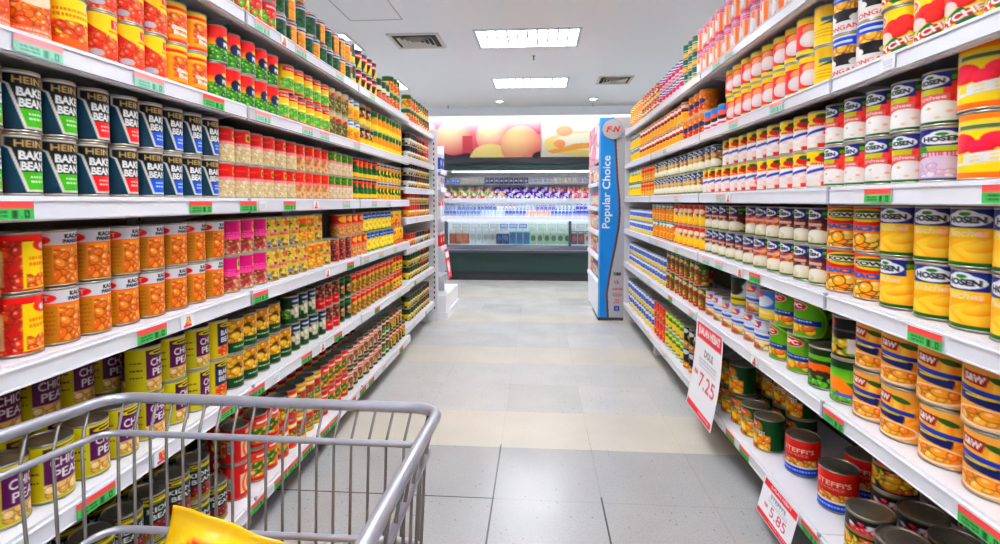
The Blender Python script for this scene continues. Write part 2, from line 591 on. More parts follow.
def f(n):
    a = Art((198, 30, 24), *n); a.blobs(0, .05, 1, 1, .07, [(214, 70, 30), (190, 50, 20), (232, 120, 60)], 90, 31); a.rect(.0, .3, .16, .9, (226, 206, 170)); a.rect(0, 0, 1, .12, (226, 34, 24))
    a.rect(.38, .14, 1, .95, (246, 218, 8)); a.ell(.72, .2, .2, .12, RED); a.ell(.72, .22, .1, .06, W_); a.lines(.46, .4, .94, 2, .1, (236, 140, 10), 3, .06)
    a.blobs(.42, .7, .98, .93, .07, BEAN, 30, 5)
    return a
P('redyel', 'bean_can', 'red bean can with yellow panel', .088, .125, f, 2)


def f(n):
    a = Art((222, 144, 20), *n); a.grad(.26, 1, (236, 160, 20), (206, 120, 10)); a.rect(0, .26, .38, .97, (196, 140, 16)); a.lines(.06, .4, .34, 6, .08, (160, 100, 10), 7, .025)
    a.blobs(.4, .33, 1, .96, .085, [(226, 128, 34), (240, 160, 66), (212, 108, 20)], 70, 12)
    a.rect(0, 0, 1, .25, (232, 230, 234)); a.rect(0, .25, 1, .29, (236, 130, 60))
    a.ell(.17, .16, .2, .085, RED); a.text('EST', .17, .16, .22, .09, W_); a.text('KACANG', .76, .095, .42, .085, K_, bold=.05); a.text('PANGGANG', .76, .19, .46, .075, K_, bold=.05)
    a.rect(0, .97, 1, 1, (150, 100, 30))
    return a
P('kacang', 'bean_can', 'orange bean can with white top band', .088, .125, f, 2)


def f(n):
    a = Art((206, 16, 124), *n); a.rect(0, .46, 1, .54, (236, 180, 200)); a.blobs(0, .54, 1, 1, .07, [(190, 110, 60), (160, 80, 40), (220, 170, 120)], 60, 17); a.rect(.66, .08, .9, .38, (240, 190, 40)); a.ell(.78, .2, .09, .1, (70, 130, 40)); a.lines(.1, .34, .6, 2, .07, (250, 120, 190), 3, .04); a.rect(.08, .47, .9, .53, (240, 90, 150)); a.ell(.2, .88, .09, .06, (190, 190, 200))
    return a
P('magenta', 'bean_can', 'magenta-topped bean can', .086, .125, f, 1)


def f(n):
    a = Art((222, 200, 96), *n); a.blobs(0, 0, 1, 1, .04, [(160, 130, 40), (240, 220, 130), (120, 80, 30), (236, 214, 120)], 130, 19, hi=None, dark=.9); a.rect(.5, .1, .95, .3, (232, 100, 60)); a.ell(.7, .2, .1, .08, (110, 140, 40)); a.rect(.3, .48, .95, .56, (236, 130, 140)); a.ell(.3, .84, .09, .06, (130, 150, 190))
    return a
P('dots', 'bean_can', 'straw-yellow speckled bean can', .086, .125, f, 1)


def f(n):
    a = Art((226, 190, 80), *n); a.blobs(0, .1, 1, 1, .09, [(246, 160, 30), (250, 196, 60), (220, 120, 20)], 50, 23); a.rect(.4, .3, .95, .42, (120, 150, 50)); a.rect(0, 0, 1, .1, (240, 206, 90)); a.ell(.6, .2, .2, .1, (236, 90, 40))
    return a
P('flower', 'bean_can', 'yellow can with orange bean picture', .086, .125, f, 1)


def f(n):
    a = Art((150, 22, 22), *n); a.blobs(0, 0, .55, 1, .08, [(150, 60, 50), (110, 34, 30), (196, 120, 90)], 50, 27); a.rect(.55, 0, 1, 1, (206, 20, 24)); a.blobs(.45, .05, 1, .5, .08, [(150, 60, 50), (196, 120, 90)], 26, 28); a.lines(.6, .6, .95, 2, .1, (240, 190, 120), 4, .05)
    return a
P('redbrown', 'bean_can', 'deep red can with brown beans', .088, .12, f, 1)


def f(n):
    a = Art((226, 150, 70), *n); a.rect(0, 0, 1, .4, (210, 60, 40)); a.ell(.6, .2, .26, .14, (240, 190, 60)); a.blobs(0, .4, 1, 1, .07, [(232, 180, 120), (220, 150, 80)], 60, 29, dark=.75); a.rect(0, .4, 1, .47, (238, 120, 110))
    return a
P('redora', 'bean_can', 'orange can with red top and gold badge', .088, .12, f, 1)


def f(n):
    a = Art((246, 222, 20), *n); a.rect(0, 0, 1, .3, (30, 130, 130)); a.ell(.5, .2, .36, .13, (40, 90, 190)); a.lines(.3, .17, .7, 1, .1, W_, 3, .06); a.ell(.55, .62, .32, .2, (250, 240, 120)); a.ell(.55, .62, .14, .1, (244, 190, 30)); a.rect(0, .92, 1, 1, (40, 140, 60))
    return a
P('pinegrn', 'pineapple_can', 'yellow pineapple can with blue-green top', .084, .122, f, 0)


def f(n):
    a = Art((240, 200, 40), *n); a.blobs(0, .2, 1, 1, .11, [(240, 130, 40), (250, 190, 60), (226, 80, 30)], 30, 33); a.rect(0, 0, 1, .2, (246, 220, 60))
    return a
P('fruitora', 'fruit_can', 'yellow-orange mixed fruit can', .084, .122, f, 0)


def f(n):
    a = Art((214, 204, 10), *n); a.grad(0, 1, (224, 214, 20), (200, 190, 6)); a.rect(.3, .06, .94, .72, (104, 18, 92)); a.rect(.3, .7, .94, .94, (226, 190, 130)); a.blobs(.3, .72, .94, .94, .075, CHICK, 34, 6, asp=.95, dark=.7)
    a.ell(.62, .13, .3, .075, K_); a.ell(.62, .13, .27, .055, (226, 206, 20)); a.rect(.44, .11, .8, .15, K_)
    a.text('CHICK', .63, .34, .5, .17, W_, bold=.02); a.text('PEAS', .63, .56, .44, .17, W_, bold=.02); a.lines(.04, .3, .24, 3, .16, (110, 30, 40), 4, .035)
    a.rect(0, .97, 1, 1, (236, 226, 40))
    return a
P('chick', 'chickpea_can', 'yellow can with purple chickpea panel', .094, .128, f, 2, 'dark')


def f(n):
    a = Art((226, 208, 12), *n); a.rect(.3, .06, .96, .7, (24, 36, 92)); a.rect(.3, .66, .96, .94, (238, 130, 40)); a.blobs(.3, .66, .96, .94, .08, BEAN, 30, 6); a.ell(.62, .13, .3, .075, K_); a.ell(.62, .13, .27, .055, (226, 206, 20)); a.rect(.44, .11, .8, .15, K_)
    a.text('BAKED', .64, .33, .52, .14, W_, bold=.03); a.text('BEANS', .64, .51, .52, .14, W_, bold=.03)
    return a
P('bluebake', 'baked_beans_can', 'yellow can with navy beans panel', .094, .128, f, 1, 'dark')


def f(n):
    a = Art((96, 70, 10), *n); a.blobs(0, .0, 1, .72, .1, [(238, 184, 40), (248, 206, 70), (220, 160, 24)], 46, 41, asp=.9); a.rect(0, .68, 1, 1, (6, 84, 46)); a.lines(.3, .79, .8, 1, .1, (220, 230, 180), 3, .05); a.ell(.75, .2, .12, .1, (240, 170, 150)); a.rect(0, 0, 1, .03, (60, 70, 20))
    return a
P('potato', 'potato_can', 'gold and green potato can', .09, .12, f, 1)


def f(n):
    a = Art((16, 70, 30), *n); a.blobs(.1, .3, 1, .8, .12, [(226, 220, 196), (206, 190, 150), (240, 236, 220)], 16, 43, asp=.75); a.ell(.6, .17, .3, .1, (40, 70, 150)); a.rect(.36, .14, .84, .2, W_); a.rect(0, .85, 1, 1, (18, 96, 46)); a.blobs(0, .5, .3, .8, .06, PEA, 16, 3)
    return a
P('mushroom', 'mushroom_can', 'dark green can with white mushrooms', .088, .12, f, 1)


def f(n):
    a = Art((120, 24, 18), *n); a.blobs(0, 0, 1, .6, .08, [(150, 70, 50), (110, 40, 30), (190, 130, 100)], 60, 45); a.rect(0, .58, 1, 1, (206, 18, 24)); a.lines(.3, .72, .9, 1, .1, (240, 200, 180), 3, .06); a.ell(.75, .66, .09, .07, W_)
    return a
P('kidneyred', 'bean_can', 'red can with brown kidney beans', .086, .12, f, 1)


def f(n):
    a = Art((14, 52, 34), *n); a.blobs(.1, .35, 1, .75, .09, [(226, 190, 140), (120, 150, 60), (200, 120, 60)], 18, 47); a.rect(.2, .1, .9, .24, (30, 130, 60)); a.rect(0, .9, 1, 1, (40, 140, 60))
    return a
P('darkgreen', 'vegetable_can', 'bottle-green vegetable can', .084, .12, f, 0)


def f(n):
    a = Art((196, 30, 24), *n); a.grad(.3, .8, (200, 60, 20), (196, 176, 30)); a.blobs(0, .42, 1, .9, .1, [(160, 170, 50), (220, 180, 50), (200, 70, 30)], 32, 49); a.ell(.55, .4, .2, .1, (240, 190, 60)); a.rect(0, 0, 1, .26, (206, 24, 28)); a.rect(.2, .08, .85, .18, (250, 170, 150)); a.rect(0, .92, 1, 1, (170, 150, 40))
    return a
P('tomato', 'tomato_can', 'red tomato can fading to green', .084, .12, f, 0)


def f(n):
    a = Art((240, 206, 16), *n); a.rect(0, 0, 1, .3, (206, 24, 28)); a.blobs(0, .35, 1, .9, .1, [(240, 180, 20), (250, 220, 60), (60, 70, 30)], 30, 51); a.rect(0, .9, 1, 1, (200, 40, 30))
    return a
P('tomyel', 'tomato_can', 'yellow can with red top', .084, .12, f, 0)


def f(n):
    a = Art((206, 196, 14), *n); a.rect(0, .0, 1, .05, K_); a.rect(.1, .2, .96, .62, (16, 50, 48)); a.rect(0, .09, 1, .12, K_); a.ell(.55, .13, .36, .06, K_); a.ell(.55, .13, .32, .04, (226, 206, 20)); a.text('KIDNEY', .54, .33, .7, .12, W_); a.text('BEANS', .54, .5, .6, .12, W_)
    a.rect(.1, .62, .96, .88, (140, 16, 24)); a.blobs(.1, .62, .96, .88, .07, [(150, 20, 26), (120, 10, 20), (180, 40, 40)], 30, 53); a.stripes(0, .9, 1, 1, 3, K_, .4, 1)
    return a
P('kidneyyel', 'kidney_bean_can', 'yellow can with dark green panel', .092, .125, f, 1, 'dark')


def f(n):
    a = Art((206, 34, 26), *n); a.rect(.36, .3, 1, .86, (240, 220, 190))
    for k in range(7):
        r = .5 - k * .065
        a.put((a.em(.95, .62, r * 1.1, r) <= 1) & (a.U > .36) & (a.V > .3) & (a.V < .86), (240, 130, 30) if k % 2 == 0 else (250, 226, 190))
    a.rect(.04, .35, .2, .7, W_); a.stripes(.05, .36, .19, .69, 8, K_, .5, 1); a.rect(.5, .1, .95, .22, (250, 190, 170)); a.rect(0, .92, 1, .97, (220, 60, 40))
    return a
P('spag', 'spaghetti_can', 'red spaghetti can with orange swirls', .092, .128, f, 2, 'dark')


def soup(bg, band, pic, seed):
    def f(n):
        a = Art(bg, *n); a.blobs(.1, .4, 1, .85, .11, pic, 26, seed); a.rect(0, .0, 1, .12, band); a.rect(.2, .15, .95, .3, (240, 60, 50) if bg != (206, 26, 28) else (250, 220, 40)); a.rect(.3, .19, .85, .26, W_); a.rect(0, .88, 1, 1, band)
        return a
    return f


P('soupred', 'soup_can', 'red soup can with vegetable picture', .084, .125, soup((206, 26, 28), (226, 40, 30), [(226, 200, 60), (90, 150, 50), (240, 150, 60)], 55), 1, 'dark')
P('soupora', 'soup_can', 'orange and green soup can', .084, .125, soup((226, 130, 40), (206, 40, 30), [(240, 190, 40), (70, 140, 50), (250, 220, 170)], 57), 1, 'dark')
P('soupmix', 'soup_can', 'red and yellow striped soup can', .084, .125, soup((206, 26, 28), (244, 206, 20), [(236, 210, 180), (120, 160, 60), (230, 90, 60)], 59), 1, 'dark')
P('soupwhite', 'soup_can', 'white soup can with green base', .09, .125, soup((226, 214, 200), (30, 90, 50), [(214, 160, 90), (236, 200, 150), (160, 100, 60)], 61), 1, 'dark')
P('soupgrn', 'soup_can', 'dark green soup can', .084, .125, soup((20, 80, 44), (30, 110, 50), [(226, 190, 60), (90, 150, 50), (240, 236, 214)], 63), 0, 'dark')
P('soupyel', 'soup_can', 'yellow-brown soup can', .084, .125, soup((196, 160, 50), (70, 80, 30), [(226, 190, 60), (120, 70, 40), (60, 110, 40)], 65), 0, 'dark')


def f(n):
    a = Art((238, 216, 40), *n); a.rect(0, 0, 1, .35, (206, 30, 36)); a.blobs(.1, .3, .95, .85, .12, [(130, 200, 70), (190, 226, 90), (230, 90, 60)], 24, 67); a.rect(0, .88, 1, 1, (220, 40, 30)); a.lines(.25, .13, .75, 1, .1, W_, 3, .07)
    return a
P('apple', 'fruit_can', 'red and yellow can with green fruit', .086, .118, f, 1)


def f(n):
    a = Art((14, 78, 44), *n); a.blobs(0, .25, 1, 1, .045, [(20, 110, 50), (10, 70, 34), (50, 140, 70)], 90, 69, hi=(120, 200, 120)); a.rect(0, 0, 1, .2, (232, 234, 240)); a.rect(.3, .06, .8, .14, NAVY); a.ell(.24, .1, .07, .05, RED)
    return a
P('greenplain', 'vegetable_can', 'dark green can with white top', .08, .105, f, 0)


def f(n):
    a = Art((14, 78, 44), *n); a.blobs(0, .25, 1, 1, .045, [(20, 110, 50), (10, 70, 34), (50, 140, 70)], 60, 70, hi=(120, 200, 120)); a.rect(.3, .2, .75, 1, (240, 176, 30)); a.blobs(.3, .25, .75, 1, .05, PEACH, 40, 3, dark=.8); a.rect(0, 0, 1, .2, (232, 234, 240)); a.rect(.3, .06, .8, .14, NAVY); a.ell(.24, .1, .07, .05, RED)
    return a
P('greencorn', 'corn_can', 'green can with corn stripe and white top', .08, .105, f, 0)


def f(n):
    a = Art((196, 206, 200), *n); a.rect(.4, .1, 1, .7, (24, 96, 60)); a.rect(0, .72, 1, .95, (244, 206, 20)); a.rect(.1, .2, .4, .5, (220, 80, 60))
    return a
P('silver', 'vegetable_can', 'silver-green can with yellow base', .084, .12, f, 0)


def f(n):
    a = Art((12, 56, 40), *n); a.rect(0, 0, 1, .12, (50, 60, 110)); a.ell(.5, .3, .4, .13, (206, 24, 40)); a.rect(.2, .27, .8, .33, W_); a.poly([(.3, .95), (.5, .42), (.62, .42), (.55, .95)], (244, 206, 20)); a.poly([(.6, .95), (.75, .5), (.85, .5), (.8, .95)], (206, 180, 30))
    return a
P('aspar', 'vegetable_can', 'dark green can with red badge', .088, .11, f, 0)


def f(n):
    a = Art((18, 84, 52), *n); a.rect(.1, .3, .95, .5, (226, 220, 200)); a.ell(.5, .7, .3, .15, (214, 120, 70)); a.rect(0, .92, 1, 1, (220, 210, 190))
    return a
P('greenbox', 'vegetable_can', 'tall green can with pale band', .086, .15, f, 0)


def f(n):
    a = Art((176, 60, 40), *n); a.rect(0, 0, 1, .25, (30, 90, 50)); a.rect(0, .7, 1, 1, (240, 210, 60)); a.blobs(0, .25, 1, .8, .13, [(240, 220, 190), (220, 60, 50), (90, 150, 60)], 18, 71)
    return a
P('mixed', 'vegetable_can', 'mixed red and yellow vegetable can', .086, .115, f, 0)


def f(n):
    a = Art((236, 210, 40), *n); a.rect(0, 0, 1, .3, (60, 110, 50)); a.blobs(0, .3, 1, .9, .13, [(226, 120, 40), (240, 190, 50)], 18, 73)
    return a
P('mixedyel', 'vegetable_can', 'yellow vegetable can with green top', .086, .115, f, 0)


def sauce(bg, band, lidc):
    def f(n):
        a = Art(bg, *n); a.rect(0, 0, 1, .2, lidc); a.rect(0, .45, 1, .8, band); a.rect(.3, .5, .8, .6, W_); a.blobs(0, .6, 1, .95, .12, [bg, band, (226, 190, 90)], 10, 75, hi=None)
        return a
    return f


JARS = {'jarA': ((120, 70, 30), (240, 200, 40), (40, 40, 40), 'brown jar with yellow label'), 'jarB': ((40, 60, 40), (226, 200, 120), (200, 30, 30), 'green jar with red lid'),
        'jarC': ((200, 60, 30), (240, 190, 40), (206, 30, 30), 'red sauce jar with gold label'), 'jarD': ((60, 34, 26), (226, 226, 220), (40, 40, 44), 'dark jar with white label'),
        'jarE': ((60, 90, 40), (238, 214, 60), (30, 70, 40), 'olive jar with yellow label')}
for k_, (b_, l_, d_, t_) in JARS.items():
    P(k_, 'sauce_jar', t_, .078, .105, sauce(b_, l_, d_), 0)

# ---- the wall of fruit on the other side


def f(n):
    a = Art((240, 232, 224), *n); a.stripes(0, .2, 1, .86, 5, (240, 140, 40), .6); a.rect(0, 0, 1, .2, (250, 226, 230)); a.lines(.08, .05, .9, 2, .07, (206, 20, 120), 3, .055); a.ell(.40, .6, .15, .22, (248, 248, 250)); a.ell(.86, .5, .13, .2, (248, 248, 250)); a.rect(0, .86, 1, .97, (226, 60, 130)); a.rect(0, .97, 1, 1, (60, 50, 50))
    return a
P('pink', 'fruit_can', 'white and orange striped can with pink lettering', .1, .135, f, 1)


def f(n):
    a = Art((20, 110, 74), *n); a.rect(0, .6, 1, .92, (240, 150, 40)); a.rect(0, .4, 1, .58, (236, 240, 236)); a.rect(.3, .45, .8, .54, GRN); a.ell(.5, .75, .2, .14, (250, 200, 90)); a.rect(0, 0, 1, .08, (40, 60, 90))
    return a
P('greenora', 'fruit_can', 'small green and orange can', .09, .088, f, 0)


def f(n):
    a = Art((226, 226, 236), *n); a.rect(0, 0, 1, .28, (40, 60, 150)); a.ell(.5, .5, .36, .16, (214, 50, 90)); a.rect(0, .75, 1, .9, (230, 120, 150)); a.rect(.2, .1, .8, .2, W_)
    return a
P('bluepink', 'fruit_can', 'blue, white and pink can', .09, .1, f, 0)


def f(n):
    a = Art((236, 160, 60), *n); a.rect(0, 0, 1, .2, (206, 30, 50)); a.ell(.5, .5, .35, .2, (60, 40, 40)); a.ell(.5, .5, .2, .13, (246, 216, 190)); a.rect(0, .8, 1, 1, (246, 222, 60))
    return a
P('redtop', 'fruit_can', 'orange can with red top', .09, .1, f, 0)


def f(n):
    a = Art((246, 210, 40), *n); a.rect(.0, .2, 1, .46, (226, 40, 40)); a.rect(.2, .27, .8, .38, W_); a.ell(.55, .7, .3, .18, (250, 170, 30)); a.rect(0, .92, 1, 1, (240, 180, 40))
    return a
P('yelred', 'fruit_can', 'small yellow can with red stripe', .09, .1, f, 0)


def f(n):
    a = Art((248, 220, 6), *n); a.ell(.2, .2, .15, .13, (250, 226, 200)); a.ell(.2, .2, .11, .095, (236, 90, 70)); a.ell(.2, .2, .06, .05, (250, 226, 200))
    a.poly([(.3, .75), (.5, .6), (.72, .9), (.5, .96)], (20, 120, 40)); a.poly([(.1, .62), (.3, .5), (.4, .62), (.2, .75)], (20, 120, 40))
    for (x, y, r) in ((.45, .38, .15), (.62, .32, .14), (.78, .42, .15), (.3, .45, .13), (.55, .5, .14)):
        a.fruit(x, y, r, r * .95, (246, 70, 60), (176, 8, 22))
    a.ell(.3, .58, .15, .12, (240, 226, 216))
    a.poly([(.12, .86), (.98, .5), (.98, .66), (.12, 1.0)], (190, 20, 30)); a.text('LYCHEES', .56, .74, .8, .14, W_, rot=-22, bold=.05); a.rect(0, .97, 1, 1, (240, 150, 20))
    return a
P('lychyel', 'lychee_can', 'yellow can with red lychees', .1, .124, f, 2)


def f(n):
    a = Art((238, 236, 232), *n); a.rect(0, .06, 1, .48, (28, 84, 190)); a.rect(.3, .14, .7, .2, (220, 230, 240))
    a.blobs(.25, .26, .85, .5, .11, [(226, 160, 30), (206, 130, 20), (240, 190, 60)], 14, 4, asp=.9); a.poly([(.28, .46), (.8, .46), (.72, .72), (.36, .72)], (40, 30, 34)); a.ell(.3, .66, .1, .09, (244, 240, 236)); a.ell(.74, .66, .09, .08, (230, 220, 210))
    a.text('LONGANS', .52, .87, .76, .11, (216, 60, 50), rot=-4, bold=.02)
    return a
P('longan', 'longan_can', 'white and blue longan can', .1, .128, f, 2)


def f(n):
    a = Art((246, 208, 10), *n); a.grad(0, 1, (236, 196, 20), (250, 216, 6)); a.rect(.55, .3, .8, .4, (60, 120, 150)); a.poly([(.5, .5), (.9, .36), (.86, .46)], (40, 80, 90)); a.lines(.1, .6, .9, 3, .08, (190, 150, 20), 5, .025)
    return a
P('plainyel', 'fruit_can', 'plain yellow can with turned label', .1, .128, f, 1)


def f(n):
    a = Art((230, 30, 44), *n); a.rect(0, 0, 1, .17, (240, 216, 20)); a.fruit(.62, .34, .2, .15, (250, 190, 140), (230, 90, 60)); a.fruit(.62, .6, .26, .22, (250, 246, 244), (226, 206, 206)); a.fruit(1.0, .5, .16, .3, (240, 60, 60), (200, 20, 30)); a.text('3', .3, .26, .12, .18, (210, 20, 30), bold=.05); a.ell(.2, .82, .12, .05, (60, 110, 190)); a.rect(0, .87, 1, 1, (246, 222, 6)); a.ell(.7, .86, .14, .03, (30, 130, 50))
    return a
P('lychwhite', 'lychee_can', 'red can with white lychee and yellow rims', .098, .126, f, 2)


def f(n):
    a = Art((238, 238, 242), *n); a.rect(0, 0, 1, .6, (40, 140, 210)); a.ell(.55, .46, .24, .2, (60, 20, 24)); a.ell(.55, .36, .2, .12, (226, 120, 100)); a.lines(.2, .75, .8, 1, .1, (206, 30, 40), 3, .1); a.rect(0, .94, 1, 1, (230, 60, 60))
    return a
P('bluered', 'fruit_can', 'sky blue and white can with dark fruit', .105, .11, f, 1)


def f(n):
    a = Art((222, 134, 24), *n); a.blobs(.1, .15, 1, .9, .13, [(226, 120, 20), (240, 160, 40), (200, 60, 20)], 20, 81); a.ell(.55, .5, .22, .12, (60, 50, 110)); a.rect(0, 0, 1, .08, (214, 160, 60)); a.rect(0, .94, 1, 1, (240, 170, 40))
    return a
P('amber', 'peach_can', 'amber peach can', .1, .124, f, 1)


def f(n):
    a = Art((246, 206, 30), *n); a.rect(0, .06, 1, .4, (214, 36, 36)); a.rect(.25, .14, .9, .3, W_); a.rect(.0, .4, 1, .5, (60, 60, 50)); a.ell(.5, .7, .36, .18, (250, 180, 30)); a.rect(0, .92, 1, 1, (236, 170, 30))
    return a
P('redwhite', 'fruit_can', 'yellow can with red and white header', .09, .12, f, 0)


def f(n):
    a = Art((240, 214, 120), *n); a.rect(0, 0, 1, .3, (226, 226, 214)); a.ell(.5, .2, .3, .12, (120, 150, 170)); a.ell(.5, .6, .4, .22, (246, 200, 40)); a.rect(0, .86, 1, 1, (244, 214, 20))
    return a
P('paleyel', 'fruit_can', 'pale yellow can with grey badge', .09, .12, f, 0)


def badge(a, u, v, w, h):
    a.rect(u - w * .62, v - h * .75, u + w * .62, v + h * .55, (20, 44, 130))
    a.ell(u, v, w * .56, h * .46, (244, 244, 246)); a.ell(u, v - h * .26, w * .3, h * .34, (244, 244, 246)); a.text('HOSEN', u, v + h * .03, w * .9, h * .42, (40, 50, 60), bold=.05); a.ell(u, v - h * .33, w * .14, h * .12, (60, 140, 50))


def hosen_top(a):
    a.rect(0, 0, 1, .26, (10, 100, 46)); a.poly([(.4, .1), (1, .08), (1, .16), (.4, .19)], (130, 170, 30))


def f(n):
    a = Art((206, 30, 34), *n); a.rect(0, 0, .5, .46, (206, 200, 30))
    hosen_top(a)
    for (x, y, r) in ((.62, .38, .2), (.85, .46, .2), (.95, .66, .2), (.7, .62, .18)):
        a.fruit(x, y, r, r * .9, (250, 90, 70), (190, 16, 26))
    a.rect(0, .42, .5, .56, (214, 120, 110)); a.text('Lychee', .26, .49, .4, .09, (250, 226, 226))
    a.fruit(.36, .79, .36, .24, (254, 252, 248), (232, 226, 216)); a.ell(.24, .68, .035, .03, (244, 196, 150)); a.ell(.5, .76, .04, .03, (242, 206, 170)); a.ell(.36, .86, .04, .025, (240, 214, 190))
    a.rect(0, .93, 1, 1, (8, 110, 56)); a.ell(.76, .83, .18, .1, (240, 230, 170), rot=-15); a.ell(.76, .83, .11, .055, (120, 130, 60), rot=-15)
    badge(a, .24, .18, .44, .24); a.rect(0, 0, 1, .015, (200, 190, 150))
    return a
P('hlych', 'lychee_can', 'green-topped can of red and white lychees', .102, .126, f, 2)


def f(n):
    a = Art((190, 30, 60), *n); a.rect(0, 0, 1, .26, (24, 46, 130)); a.poly([(.1, .3), (.9, .3), (.9, .44), (.1, .44)], (190, 200, 60)); a.fruit(.5, .78, .44, .26, (230, 214, 230), (200, 170, 200)); a.blobs(.15, .6, .9, .92, .07, [(226, 200, 220), (240, 226, 240)], 16, 5, dark=.85); a.ell(.2, .42, .14, .12, (60, 150, 70)); a.fruit(.86, .46, .14, .12, (230, 60, 80), (160, 20, 50)); a.lines(.22, .46, .82, 1, .1, (240, 200, 220), 3, .07); a.rect(0, .94, 1, 1, (20, 90, 110)); badge(a, .52, .2, .56, .24)
    return a
P('hblue', 'lychee_can', 'blue-topped lychee can, faded', .102, .126, f, 2)


def f(n):
    a = Art((246, 222, 14), *n); a.rect(0, 0, 1, .1, (240, 150, 30)); a.rect(.1, .16, .8, .26, (226, 220, 190)); a.rect(.16, .18, .7, .24, (110, 130, 60))
    for (x, y, r) in ((.2, .45, .18), (.55, .42, .14), (.8, .45, .13), (.42, .52, .13)):
        a.fruit(x, y, r, r * .85, (250, 60, 100), (200, 14, 40))
    a.text('LEES', .42, .68, .7, .17, (240, 240, 236), rot=-8, bold=.07, shear=.2); a.rect(0, .9, 1, 1, (240, 130, 20))
    return a
P('lees', 'lychee_can', 'large yellow can with pink lychees', .125, .142, f, 2)


def f(n):
    a = Art((246, 242, 236), *n); a.rect(0, 0, 1, .34, (240, 214, 20)); a.rect(0, .2, 1, .28, K_); a.rect(.3, .18, .66, .3, (240, 214, 20)); a.fruit(.16, .62, .2, .24, (246, 70, 70), (196, 20, 34)); a.ell(.62, .22, .2, .1, (200, 30, 30)); a.ell(.62, .12, .12, .06, (30, 110, 40)); a.lines(.3, .33, .9, 1, .1, (206, 30, 30), 3, .05)
    a.fruit(.5, .66, .42, .26, (254, 252, 250), (240, 216, 206)); a.ell(.42, .62, .1, .06, (246, 232, 226)); a.ell(.62, .72, .1, .06, (246, 228, 220)); a.ell(.7, .58, .05, .05, (230, 110, 90)); a.poly([(.2, .56), (.75, .42), (.75, .5), (.2, .64)], (40, 80, 170)); a.rect(0, .86, 1, .96, (214, 34, 40)); a.rect(0, .84, .55, .96, (246, 240, 226)); a.fruit(.9, .72, .2, .16, (240, 60, 60), (190, 20, 30)); a.rect(0, .97, 1, 1, (40, 60, 40))
    return a
P('lychblack', 'lychee_can', 'yellow and white lychee can with black band', .1, .124, f, 1)


def hos(top, pic, seed, base=(10, 110, 50), y2=None):
    def f(n):
        a = Art(pic[0], *n); a.rect(0, 0, .45, .42, (196, 186, 40)); a.blobs(0, .22, 1, .95, .15, pic, 34, seed, asp=.9); a.rect(0, 0, 1, .25, top); a.poly([(.45, .1), (1, .08), (1, .15), (.45, .18)], (130, 170, 40)); a.rect(.02, .40, .52, .48, (226, 190, 180)); a.fruit(.42, .76, .3, .19, (250, 248, 236), (222, 210, 170)); a.fruit(.2, .84, .16, .1, (250, 246, 232), (214, 196, 150)); a.rect(0, .93, 1, 1, base); a.ell(.78, .83, .15, .08, (240, 226, 150)); a.ell(.78, .83, .08, .045, (90, 110, 40)); badge(a, .26, .18, .44, .24)
        return a
    return f


P('hmix', 'fruit_can', 'white and green can with brown fruit', .098, .122, hos((40, 70, 140), [(150, 90, 40), (190, 130, 50), (220, 190, 60)], 83), 1)
P('hbrown', 'fruit_can', 'green can with brown longan picture', .104, .125, hos((12, 104, 44), [(130, 60, 30), (170, 80, 40), (96, 50, 30)], 85), 2)
P('horange', 'fruit_can', 'green can with rambutan and orange fruit', .104, .125, hos((12, 104, 44), [(214, 90, 40), (180, 60, 40), (236, 140, 40)], 87), 2)


def f(n):
    a = Art((214, 50, 30), *n); a.rect(0, .5, 1, 1, (240, 190, 30)); a.blobs(0, .4, 1, .95, .14, [(246, 200, 40), (240, 150, 30)], 14, 89); a.rect(.1, .1, .9, .24, (240, 170, 60)); a.rect(0, 0, 1, .05, (60, 80, 40))
    return a
P('redpine', 'fruit_can', 'red and yellow pineapple can', .098, .122, f, 0)


def f(n):
    a = Art((246, 214, 30), *n); a.rect(0, 0, 1, .3, (30, 120, 110)); a.ell(.5, .2, .3, .12, (226, 236, 240)); a.stripes(0, .3, 1, .45, 3, (40, 130, 60), .5); a.rect(0, .94, 1, 1, (20, 120, 60))
    return a
P('grnyel', 'pineapple_can', 'yellow can with teal top', .098, .122, f, 0)


def f(n):
    a = Art((246, 190, 30), *n); a.rect(0, 0, .6, .5, (240, 214, 30)); hosen_top(a)
    a.fruit(.8, .44, .36, .26, (252, 204, 60), (236, 150, 20))
    for k, (x, y, r, q) in enumerate(((.3, .7, .3, -30), (.5, .8, .34, 20), (.72, .72, .3, -50), (.2, .84, .26, 40), (.6, .62, .28, -20))):
        a.fruit(x, y, r, r * .36, (255, 218, 90), (244, 172, 30), q)
    a.rect(0, .92, 1, 1, (10, 110, 46)); a.ell(.86, .84, .15, .09, (236, 216, 130)); a.ell(.86, .84, .09, .05, (90, 96, 30))
    badge(a, .32, .19, .5, .27); a.text('Peaches', .32, .42, .5, .12, (250, 220, 200), bold=.03, shear=.2)
    return a
P('hpeach', 'peach_can', 'golden peach slices can with green rims', .108, .13, f, 2)


def f(n):
    a = Art((214, 36, 26), *n); a.rect(0, .42, 1, .56, (236, 110, 40)); a.ell(.5, .2, .4, .15, (226, 200, 30)); a.ell(.5, .19, .34, .1, (40, 110, 50)); a.rect(.14, .15, .86, .26, (240, 232, 214)); a.text('KOWEI', .5, .205, .6, .085, (60, 50, 40), bold=.05)
    a.rect(0, .46, 1, 1, (238, 140, 40)); a.blobs(0, .6, 1, 1, .12, [(246, 190, 60), (240, 160, 30), (250, 214, 110)], 26, 91, asp=.85, dark=.5); a.text('PEACHES', .5, .49, .8, .12, (20, 110, 190), bold=.06); a.rect(0, 0, 1, .02, (200, 190, 170))
    return a
P('kowei', 'peach_can', 'red peach can with blue lettering', .112, .13, f, 2)


